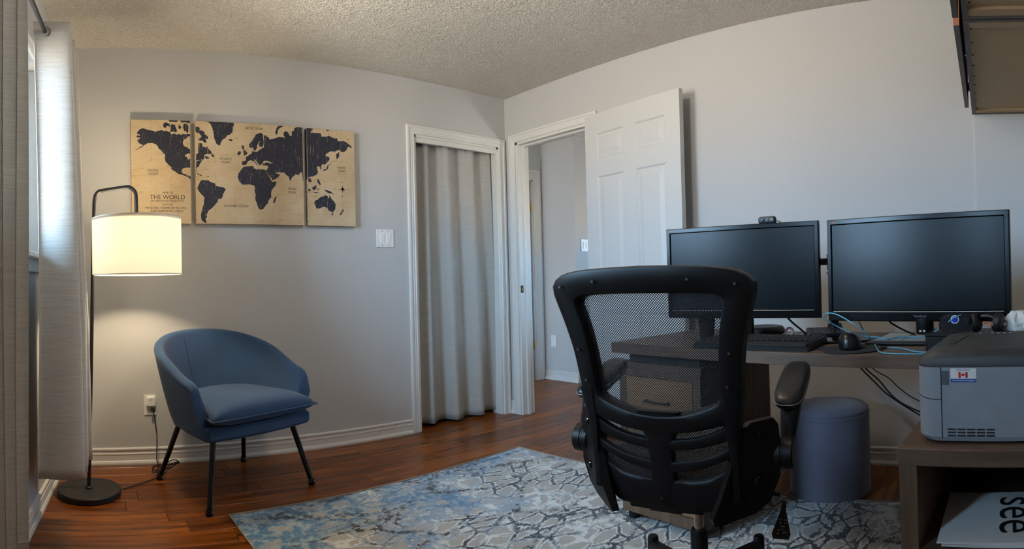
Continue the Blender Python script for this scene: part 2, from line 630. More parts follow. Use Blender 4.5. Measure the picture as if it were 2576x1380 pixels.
# far door in the hall
b = B()
casing(b, FD0, FD1, FDZ, lambda a, z, d: (a, HE - d, z), ws=1.6)
box(b, FD1 - .018, FD1, HE, HE + .1, 0, FDZ); box(b, FD0, FD0 + .018, HE, HE + .1, 0, FDZ); box(b, FD0, FD1, HE, HE + .1, FDZ - .018, FDZ)
T4 = struct(part('trim_4', b, M['white']), 'white moulding round the far hall door')
for z in (.36, 1.78):
    bm = B()
    tube(bm, [(FD1 - .026, HE + .004, z - .045), (FD1 - .026, HE + .004, z + .045)], .007, 10)
    box(bm, FD1 - .02, FD1 - .017, HE + .002, HE + .035, z - .045, z + .045)
    part('hinge', bm, M['brass'], T4)

def panel_door(name, label, w, h, rows, th=.035):
    d = bpy.data.objects.new(name, None)
    link(d)
    struct(d, label)
    st, mu = .112, .105
    pw = (w - 2 * st - mu) / 2
    b = B()
    box(b, .004, w - .004, -th + .009, -.009, .004, h - .004)
    box(b, 0, st, -th, 0, 0, h); box(b, w - st, w, -th, 0, 0, h)
    zs = [0] + [v for r in rows for v in r] + [h]
    for i in range(0, len(zs), 2):
        box(b, st - .001, w - st + .001, -th, 0, zs[i], zs[i + 1])
    for z0, z1 in rows:
        box(b, st + pw, st + pw + mu, -th, 0, z0 - .001, z1 + .001)
    part('door_slab', b, M['door_white'], d)
    for z0, z1 in rows:
        for x0 in (st, st + pw + mu):
            for side in (0, 1):
                b = B()
                ya, yb = (-th + .0092, -th + .0015) if side == 0 else (-.0092, -.0015)
                loops = []
                for ins, yy in ((0.0, -th if side == 0 else 0), (.006, ya + (yb - ya) * .55), (.009, ya), (.020, ya), (.052, yb)):
                    loops.append([b.verts.new((x, yy, z)) for x, z in ((x0 + ins, z0 + ins), (x0 + pw - ins, z0 + ins), (x0 + pw - ins, z1 - ins), (x0 + ins, z1 - ins))])
                for A, C in zip(loops, loops[1:]):
                    for i in range(4):
                        b.faces.new((A[i], A[(i + 1) % 4], C[(i + 1) % 4], C[i]))
                b.faces.new(loops[-1])
                part('panel', b, M['door_white'], d)
    return d
D1 = panel_door('door_1', 'white six-panel door standing open against the wall', .80, 2.085, [(.22, .80), (.93, 1.675), (1.79, 1.955)])
D1.location = (-.020, -.872, .012)
D1.rotation_euler = (0, 0, math.atan2(-.795, -.100))
for z in (.25, 1.05, 1.85):
    b = B()
    tube(b, [(-.004, .004, z - .045), (-.004, .004, z + .045)], .007, 10)
    part('hinge', b, M['brass'], D1)
D2 = panel_door('door_2', 'white far hall door standing ajar', .745, 2.03, [(.22, .80), (.93, 1.675), (1.79, 1.955)])
D2.location = (FD1 - .038, HE + .012, .012)
D2.rotation_euler = (0, 0, PI - math.radians(14))

# window: casing, stool, frame, sash bars, panes
b = B()
casing(b, WIN_Y0, WIN_Y1, WIN_Z1, lambda a, z, d: (d, a, z), z0=WIN_Z0)
box(b, 0, .016, WIN_Y0 - .062, WIN_Y1 + .062, WIN_Z0 - .075, WIN_Z0 - .018, .003)
box(b, -.12, .05, WIN_Y0 - .075, WIN_Y1 + .075, WIN_Z0 - .020, WIN_Z0 + .004, .005)
T5 = struct(part('trim_5', b, M['white']), 'white window casing and sill')
T5.matrix_world = WIN_M
b = B()
fx0, fx1 = -.12, -.06
box(b, fx0, fx1, WIN_Y0, WIN_Y0 + .05, WIN_Z0, WIN_Z1); box(b, fx0, fx1, WIN_Y1 - .05, WIN_Y1, WIN_Z0, WIN_Z1)
box(b, fx0, fx1, WIN_Y0 + .05, WIN_Y1 - .05, WIN_Z0, WIN_Z0 + .05); box(b, fx0, fx1, WIN_Y0 + .05, WIN_Y1 - .05, WIN_Z1 - .05, WIN_Z1)
WN = struct(part('window_1', b, M['white']), 'white framed slider window behind the curtains')
WN.matrix_world = WIN_M
ym = (WIN_Y0 + WIN_Y1) / 2
obox('mullion', fx0 + .01, fx1 - .005, ym - .03, ym + .03, WIN_Z0 + .05, WIN_Z1 - .05, M['white'], WN, bev=.003)
for ya, yb in ((WIN_Y0 + .05, ym - .03), (ym + .03, WIN_Y1 - .05)):
    obox('pane', -.094, -.088, ya, yb, WIN_Z0 + .05, WIN_Z1 - .05, M['pane'], WN)

# ================================================================== RUG
def _rug():
    n = N('rug_pile')
    v = n.coord()
    warp = n.n('TexNoise'); warp.inputs['Scale'].default_value = 5.0; warp.inputs['Detail'].default_value = 3
    n.l(v, warp.inputs['Vector'])
    vv = n.mix(0.08, v, warp.outputs['Color'], 'ADD')
    # stretched cells like crackled stones
    def vor(scale, sx, sy, rot):
        mp = n.n('Mapping'); mp.inputs['Scale'].default_value = (sx, sy, 0.0); mp.inputs['Rotation'].default_value = (0, 0, rot)
        n.l(vv, mp.inputs[0])
        a = n.n('TexVoronoi'); a.feature = 'DISTANCE_TO_EDGE'; a.inputs['Scale'].default_value = scale; a.inputs['Randomness'].default_value = 0.9
        n.l(mp.outputs[0], a.inputs['Vector'])
        return a.outputs['Distance'], mp.outputs[0]
    e1, mv = vor(10.5, 0.75, 1.3, 0.35)
    cell = n.n('TexVoronoi'); cell.feature = 'F1'; cell.inputs['Scale'].default_value = 10.5
    n.l(mv, cell.inputs['Vector'])
    sep = n.n('SeparateColor'); n.l(cell.outputs['Color'], sep.inputs[0])
    fine = n.noise(v, 160, 3, 0.7)
    mid = n.noise(v, 26, 4, 0.65)
    big = n.noise(v, 2.1, 3, 0.55)
    e1j = n.math('ADD', e1, n.math('MULTIPLY', n.math('SUBTRACT', n.math('ADD', n.math('MULTIPLY', mid, 0.45), n.math('MULTIPLY', n.noise(v, 95, 3, 0.75), 0.55)), 0.5), 0.55))
    stone = n.ramp(e1j, [(0.13, (0, 0, 0, 1)), (0.17, (1, 1, 1, 1))])
    crack = n.ramp(e1j, [(0.045, (1, 1, 1, 1)), (0.075, (0, 0, 0, 1))])
    sx = n.n('SeparateXYZ'); n.l(v, sx.inputs[0])
    # blue field towards the far left, cream and stone towards the near right
    bl = n.math('ADD', n.math('ADD', n.math('MULTIPLY', n.math('SUBTRACT', big, 0.5), 2.6), n.math('MULTIPLY', sx.outputs[1], 0.75)), n.math('MULTIPLY', sx.outputs[0], -0.42))
    blue = n.ramp(n.math('ADD', bl, n.math('MULTIPLY', n.math('SUBTRACT', mid, 0.5), 1.6)), [(0.33, (0, 0, 0, 1)), (0.62, (1, 1, 1, 1))])
    cream = n.mix(fine, (178, 180, 178), (240, 240, 235))
    cream = n.mix(n.ramp(mid, [(0.54, (0, 0, 0, 1)), (0.64, (1, 1, 1, 1))]), cream, n.mix(fine, (84, 108, 126), (146, 164, 176)))
    grey = n.mix(fine, (150, 145, 138), (180, 175, 167))
    bluec = n.mix(n.ramp(mid, [(0.46, (0, 0, 0, 1)), (0.66, (1, 1, 1, 1))]), n.mix(fine, (36, 84, 124), (84, 138, 178)), n.mix(fine, (118, 148, 170), (200, 208, 210)))
    dark = n.mix(fine, (8, 10, 14), (40, 44, 54))
    c = n.mix(stone, cream, grey)
    c = n.mix(n.math('MULTIPLY', blue, n.math('SUBTRACT', 1.0, n.math('MULTIPLY', n.math('MULTIPLY', stone, sep.outputs[0]), 0.9))), c, bluec)
    dk = n.ramp(n.noise(v, 3.3, 3, 0.6), [(0.40, (0, 0, 0, 1)), (0.52, (1, 1, 1, 1))])
    c = n.mix(n.math('MULTIPLY', n.math('MULTIPLY', crack, dk), n.math('SUBTRACT', 1.0, n.math('MULTIPLY', blue, 0.75))), c, dark)
    # a few long dark strokes
    st, _ = vor(2.3, 0.55, 1.5, -0.5)
    strk = n.ramp(n.math('ADD', st, n.math('MULTIPLY', n.math('SUBTRACT', mid, 0.5), 0.18)), [(0.012, (1, 1, 1, 1)), (0.028, (0, 0, 0, 1))])
    c = n.mix(n.math('MULTIPLY', strk, n.ramp(n.noise(v, 44, 3, 0.7), [(0.44, (0, 0, 0, 1)), (0.52, (1, 1, 1, 1))])), c, dark)
    n.set(c, 0.95, sheen=0.25)
    hgt = n.math('ADD', n.math('MULTIPLY', stone, -0.8), n.math('MULTIPLY', fine, 0.9))
    n.bump(hgt, 0.8, 0.005)
    return n.m
RUG = thing('area_rug', 'blue grey and cream crackle-patterned rug on the wooden floor', 'rug', (-1.415, -1.905, 0), math.radians(3.1))
b = B()
rw, rl, nx, ny = 1.76, 2.25, 88, 113
rows = []
for j in range(ny):
    r = []
    for i in range(nx):
        x = -rw / 2 + rw * i / (nx - 1)
        yy = -rl / 2 + rl * j / (ny - 1)
        edge = i in (0, nx - 1) or j in (0, ny - 1)
        r.append((x + random.uniform(-.0015, .0015) * (edge + .3), yy + random.uniform(-.0015, .0015) * (edge + .3), 0.002 if edge else .0105 + random.uniform(-.0012, .0012)))
    rows.append(r)
grid(b, rows)
part('pile', b, _rug(), RUG, smooth='all')
b = B()
c4 = [(-rw / 2 - .004, -rl / 2 - .004), (rw / 2 + .004, -rl / 2 - .004), (rw / 2 + .004, rl / 2 + .004), (-rw / 2 - .004, rl / 2 + .004)]
tube(b, [(x, y, .004) for x, y in c4], .0035, 6, closed=True)
part('bound_edge', b, plain('rug_binding', (168, 158, 142), .9, bump=.5, bscale=300), RUG)

# ================================================================== WINDOW AND CLOSET CURTAINS
def ring(bm, M4, R=.024, r=.005, n=24, k=8):
    pts = [M4 @ Vector((R * math.cos(2 * PI * i / n), R * math.sin(2 * PI * i / n), 0)) for i in range(n)]
    tube(bm, pts, r, k, closed=True)

def win_thing(name, label, cat, group=None):
    o = thing(name, label, cat, WIN_LOC, WIN_ROT, group)
    return o
ROD_X, ROD_Z = .09, 2.10
rod = win_thing('curtain_rod', 'dark metal curtain rod over the window', 'curtain rod')
b = B(); tube(b, [(ROD_X, -.55, ROD_Z), (ROD_X, -2.95, ROD_Z)], .0095, 12)
part('rod', b, M['gunmetal'], rod, smooth=True)
b = B(); lathe(b, [(0, -.02), (.014, -.018), (.02, 0), (.014, .018), (0, .02)], 16, Matrix.Translation((ROD_X, -.54, ROD_Z)))
part('finial', b, M['gunmetal'], rod, smooth=True)
for yb in (-.63, -2.8):
    b = B()
    tube(b, [(0.002, yb, ROD_Z - .02), (ROD_X - .01, yb, ROD_Z - .02), (ROD_X, yb, ROD_Z - .0125)], .005, 8)
    lathe(b, [(0, 0), (.02, 0), (.02, .005), (0, .006)], 16, Matrix.Translation((.001, yb, ROD_Z - .02)) @ Matrix.Rotation(PI / 2, 4, 'Y'))
    part('bracket', b, M['gunmetal'], rod)

def pleated(parent, path, z0, z1, mat, nu=120, nz=40, flare=None, th=.0016, hem=True, name='cloth'):
    """path(t) -> (x, y); flare(t, v) -> (dx, dy) with v 0 at top, 1 at the bottom"""
    rows = []
    for j in range(nz + 1):
        v = j / nz
        z = z1 + (z0 - z1) * v
        r = []
        for i in range(nu + 1):
            t = i / nu
            x, y = path(t, v)
            r.append((x, y, z + .002 * math.sin(9 * t) * v))
        rows.append(r)
    b = B()
    sheet(b, rows, th)
    o = part(name, b, mat, parent, smooth='all')
    if hem:
        b = B()
        sheet(b, [[(path(i / nu, 1)[0] * 1 + 0, path(i / nu, 1)[1], z0 + zz + .002 * math.sin(9 * i / nu)) for i in range(nu + 1)] for zz in (.058, .06)], th * 2.2)
        part('hem_stitch', b, mat, parent, smooth='all')
    return o

fc = win_thing('window_curtain', 'bright linen curtain bunched at the far end of the rod, behind the floor lamp', 'curtain', 'window curtains')
def far_path(t, v):
    w = 1.0 + .28 * v
    x = .116 + .028 * min(1, v * 1.5) - .072 * w * math.cos(2 * PI * 3.5 * t) + .004 * math.sin(5 * v + 9 * t)
    y = -.985 + .30 * t + .012 * math.sin(2 * PI * 7 * t + 1) * v + .010 * v
    return x, y
pleated(fc, far_path, .235, ROD_Z + .042, M['linen'], 140, 40)
for k in range(7):
    t = (k + .5) / 7
    y = far_path(t, 0)[1]
    b = B(); ring(b, Matrix.Translation((ROD_X, y - .004, ROD_Z)) @ Matrix.Rotation(PI / 2, 4, 'X'), .0225, .0045)
    part('grommet', b, M['steel'], fc, smooth=True)

nc = win_thing('window_curtain', 'grey linen curtain hanging at the left edge, nearest to the camera', 'curtain', 'window curtains')
def near_path(t, v):
    x = .092 + .062 * (1 - .05 * v) * math.cos(2 * PI * 4.5 * t) + .004 * math.sin(4 * v + 7 * t)
    y = -1.60 - .61 * t - .018 * v * math.sin(3 * v) + .01 * math.sin(2 * PI * 9 * t)
    return x, y
pleated(nc, near_path, .205, ROD_Z + .042, M['linen'], 180, 36)
for k in range(9):
    t = (k + .5) / 9
    b = B(); ring(b, Matrix.Translation((ROD_X, near_path(t, 0)[1], ROD_Z)) @ Matrix.Rotation(PI / 2, 4, 'X'), .0225, .0045)
    part('grommet', b, M['steel'], nc, smooth=True)

cc = thing('closet_curtain', 'pale grey linen curtain hanging in the closet doorway', 'curtain', (0, 0, 0))
def cl_path(t, v):
    fold = .034 * math.sin(2 * PI * (3.6 * t + .1)) + .006 * math.sin(2 * PI * (8.3 * t + .3)) * (1 - .5 * v)
    x = -.822 + (.712 + .045 * v) * t + .010 * math.sin(2 * PI * 3.6 * t) * v
    y = .088 + fold * (.75 + .55 * v) + .025 * v * v * (1 - t) * -1.0 + .02 * v * math.sin(2.2 * t * PI)
    return x, y
pleated(cc, cl_path, .022, 2.046, M['linen_grey'], 150, 40)
b = B(); tube(b, [(CL0 + .016, .088, 2.026), (CL1 - .016, .088, 2.026)], .009, 12)
part('tension_rod', b, M['steel'], cc, smooth=True)
for x in (-.722, -.609, -.496, -.360, -.203):
    b = B(); ring(b, Matrix.Translation((x, .062, 2.026)) @ Matrix.Rotation(PI / 2, 4, 'X') @ Matrix.Rotation(.5, 4, 'Y'), .021, .005)
    part('grommet', b, M['steel'], cc, smooth=True)

# ================================================================== FLOOR LAMP
LX, LY = -2.985, -.470
lamp = thing('floor_lamp', 'black arched floor lamp with lit white drum shade beside the armchair', 'lamp', (LX, LY, 0))
b = B(); lathe(b, [(0, 0), (.155, 0), (.160, .003), (.160, .026), (.156, .030), (0, .031)], 64)
part('base', b, M['black_matte'], lamp, smooth=True)
b = B(); lathe(b, [(0, .031), (.018, .031), (.018, .036), (.012, .042), (0, .042)], 24)
part('collar', b, M['black_matte'], lamp, smooth=True)
top = [(0, 0, .035), (.016, 0, .60), (.036, 0, 1.30), (.041, 0, 1.455), (.047, 0, 1.487), (.062, -.001, 1.507), (.085, -.002, 1.513), (.20, -.012, 1.528), (.222, -.014, 1.525), (.240, -.015, 1.512), (.250, -.015, 1.49), (.252, -.015, 1.43), (.252, -.015, 1.395)]
b = B(); tube(b, top[:3] + smooth_path(top[3:], 5), .0098, 14)
part('pole', b, M['black_matte'], lamp, smooth=True)
SX, SY = .252, -.015
b = B(); lathe(b, [(0, 1.398), (.006, 1.398), (.006, 1.392), (.023, 1.390), (.023, 1.362), (.0, 1.362)], 24, Matrix.Translation((SX, SY, 0)))
part('socket', b, M['gunmetal'], lamp, smooth=True)
def _shade():
    n = N('lamp_shade_fabric')
    f = n.noise(n.coord((200, 200, 40)), 4, 2)
    c = n.mix(f, (238, 236, 230), (250, 249, 246))
    n.set(c, .9)
    tr = n.n('BsdfTranslucent'); n.l(c, tr.inputs[0])
    ms = n.n('MixShader'); ms.inputs[0].default_value = .88
    n.l(n.b.outputs[0], ms.inputs[1]); n.l(tr.outputs[0], ms.inputs[2]); n.l(ms.outputs[0], n.out.inputs[0])
    return n.m
SR, SZ0, SZ1 = .224, 1.088, 1.368
b = B(); lathe(b, [(SR, SZ0), (SR, SZ1), (SR - .0012, SZ1), (SR - .0012, SZ0)], 96, Matrix.Translation((SX, SY, 0)), close=True)
part('shade', b, _shade(), lamp, smooth=True)
for z in (SZ0, SZ1):
    b = B(); ring(b, Matrix.Translation((SX, SY, z)), SR - .0005, .0022, 96, 6)
    part('shade_rim', b, M['white'], lamp, smooth=True)
b = B()
for k in range(3):
    a = 2 * PI * k / 3 + .4
    tube(b, [(SX, SY, 1.362), (SX + SR * .98 * math.cos(a), SY + SR * .98 * math.sin(a), SZ1 - .004)], .002, 6)
part('spider', b, M['gunmetal'], lamp)
b = B(); lathe(b, [(0, 1.239), (.015, 1.243), (.026, 1.255), (.030, 1.270), (.027, 1.285), (.018, 1.305), (.0135, 1.320), (.0135, 1.362), (0, 1.362)], 24, Matrix.Translation((SX, SY, 0)))
part('bulb', b, emission('warm_bulb', (255, 230, 190), 640.0), lamp, smooth=True)
b = B(); lathe(b, [(.085, 1.3555), (SR - .003, 1.3555), (SR - .003, 1.3575), (.085, 1.3575)], 64, Matrix.Translation((SX, SY, 0)), close=True)  # ring added inside the shade, out of view, to cut the uplight
_df = N('added_diffuser_frosted')
_df.set((236, 232, 224), .9)
_tr = _df.n('BsdfTranslucent'); _tr.inputs[0].default_value = lin((226, 222, 214))
_ms = _df.n('MixShader'); _ms.inputs[0].default_value = .62
_df.l(_df.b.outputs[0], _ms.inputs[1]); _df.l(_tr.outputs[0], _ms.inputs[2]); _df.l(_ms.outputs[0], _df.out.inputs[0])
part('added_diffuser', b, _df.m, lamp)
# cord: from the base along the floor, tied in a bundle, up to the plug
b = B()
cord = [(.15, .03, .006), (.19, .06, .005), (.26, .115, .005), (.36, .20, .006), (.42, .26, .02), (.40, .33, .035), (.36, .31, .03), (.34, .24, .02), (.40, .25, .03), (.46, .33, .035), (.50, .37, .03), (.46, .33, .02), (.40, .28, .025), (.375, .34, .05), (.38, .40, .10), (.385, .436, .18), (.372, .449, .28), (.364, .453, .315)]
tube(b, smooth_path(cord, 7), .0028, 8)
part('cord', b, M['black_rubber'], lamp, smooth=True)
b = B()
for k in range(4):
    s = 1 if k % 2 else -1
    off = .03 + .012 * k
    pts = []
    for i in range(25):
        a = 2 * PI * i / 24
        pts.append((.415 + s * (.045 + .008 * k) * (1 - math.cos(a)) * .62, .295 + .03 * math.sin(a) + s * .02 * (1 - math.cos(a)), .016 + .007 * k + .014 * math.sin(a + k) ** 2))
    tube(b, pts, .0027, 6)
part('cord_bundle', b, M['black_rubber'], lamp, smooth=True)
b = B(); tube(b, [(.40, .285, .03), (.415, .30, .055), (.432, .30, .064)], .0022, 6)
part('twist_tie', b, M['black_rubber'], lamp)
obox('plug', .352, .376, .432, .470 - .0285, .307, .333, M['black_rubber'], lamp, bev=.004)

outlet = thing('wall_outlet', 'white wall outlet under the map prints beside the floor lamp cord', 'outlet', (-2.634, 0, .339))
obox('plate', -.036, .036, -.006, -.0005, -.058, .058, M['plate'], outlet, bev=.002)
obox('receptacle', -.017, .017, -.008, -.005, -.044, -.010, M['plate'], outlet, bev=.003)
for x in (-.006, .006):
    obox('slot', x - .001, x + .001, -.0086, -.0079, -.030, -.022, M['black_rubber'], outlet)
spg = thing('smart_plug', 'small rounded white plug-in device on the wall outlet', 'plug', (-2.631, -.006, .358))
obox('body', -.027, .027, -.024, 0, -.028, .034, M['plate'], spg, bev=.011, seg=4)
b = B(); ring(b, Matrix.Translation((0, -.0245, .014)) @ Matrix.Rotation(PI / 2, 4, 'X'), .006, .0008, 20, 6)
part('button_ring', b, plain('grey_print', (120, 120, 120), .6), spg)

def switch(name, label, loc, rotz, gangs, cat='switch'):
    t = thing(name, label, cat, loc, rotz)
    w = .035 + .0235 * (gangs - 1) + (.0 if gangs > 1 else 0)
    w = {1: .036, 2: .0655}[gangs]
    obox('plate', -w, w, -.0065, -.0005, -.060, .060, M['plate'], t, bev=.0025)
    for k in range(gangs):
        cx = 0 if gangs == 1 else (-.023 if k == 0 else .023)
        obox('surround', cx - .0175, cx + .0175, -.0078, -.006, -.036, .036, M['plate'], t, bev=.001)
        b = B()
        prism(b, [(-.0145, -.032), (.0145, -.032), (.0145, .032), (-.0145, .032)], lambda a, z: (cx + a, -.0075, z), lambda a, z: (cx + a, -.0095 - .002 * (z > 0), z))
        part('rocker', b, M['plate'], t)
        for z in (-.047, .047):
            b = B()
            lathe(b, [(0, -.0004), (.0032, 0), (0, .0006)], 12, Matrix.Translation((cx, -.0068, z)) @ Matrix.Rotation(PI / 2, 4, 'X'))
            part('screw', b, M['steel'], t)
    return t
switch('light_switch', 'white double rocker light switch between the maps and the closet', (-1.087, 0, 1.325), 0, 2)
switch('light_switch', 'white rocker light switch on the hall wall, half behind the open door', (1.39, HY, 1.36), 0, 2)
hp = thing('blank_plate', 'white blank cover plate low on the hall wall', 'cover plate', (HX, .735, .395), -PI / 2)
obox('plate', -.036, .036, -.006, -.0005, -.058, .058, M['plate'], hp, bev=.002)
for z in (-.042, .042):
    b = B()
    lathe(b, [(0, -.0004), (.0032, 0), (0, .0006)], 12, Matrix.Translation((0, -.0062, z)) @ Matrix.Rotation(PI / 2, 4, 'X'))
    part('screw', b, M['steel'], hp)

# ================================================================== MAP PRINTS
def _canvas():
    n = N('aged_map_canvas')
    v = n.coord()
    g = n.noise(v, 5, 5, .6)
    f = n.noise(v, 240, 3)
    c = n.mix(n.ramp(g, [(.3, (0, 0, 0, 1)), (.75, (1, 1, 1, 1))]), (186, 162, 126), (214, 198, 168))
    c = n.mix(n.math('MULTIPLY', f, .25), c, (150, 124, 92))
    # broken ink lines: meridians, parallels and slanting routes
    sx = n.n('SeparateXYZ'); n.l(v, sx.inputs[0])
    br = n.noise(n.coord((60, 60, 60)), 1.0, 3, .7)
    def lines(expr, period, width):
        m = n.math('ABSOLUTE', n.math('SUBTRACT', n.math('FRACT', n.math('MULTIPLY', expr, 1 / period)), .5))
        return n.math('GREATER_THAN', m, .5 - width / period / 2)
    a = n.math('MAXIMUM', lines(sx.outputs[0], .118, .0016), n.math('MULTIPLY', lines(sx.outputs[2], .094, .0011), .8))
    br2 = n.noise(n.coord((14, 14, 260)), 1.0, 2, .6)
    d = n.math('MULTIPLY', n.math('GREATER_THAN', br2, .63), .55)
    a = n.math('MAXIMUM', n.math('MULTIPLY', a, n.math('GREATER_THAN', br, .49)), n.math('MULTIPLY', d, n.math('GREATER_THAN', n.noise(v, 16, 2), .47)))
    c = n.mix(n.math('MULTIPLY', a, .55), c, (86, 70, 56))
    n.set(c, .9)
    n.bump(n.noise(v, 900, 2), .3, .0006)
    return n.m
def _land():
    n = N('map_land_ink')
    sp = n.noise(n.coord((220, 10, 12)), 1.0, 4, .7)
    cr = n.noise(n.coord((500, 500, 500)), .6, 3, .7)
    k = n.math('MULTIPLY', n.math('GREATER_THAN', sp, .638), n.math('GREATER_THAN', cr, .46))
    k2 = n.math('GREATER_THAN', n.noise(n.coord(), 170, 4, .7), .645)
    n.set(n.mix(n.math('MAXIMUM', k, n.math('MULTIPLY', k2, .8)), (38, 41, 56), (172, 154, 124)), .85)
    return n.m
CANV, LANDM = _canvas(), _land()
INKM = plain('map_lettering_ink', (52, 44, 42), .85)
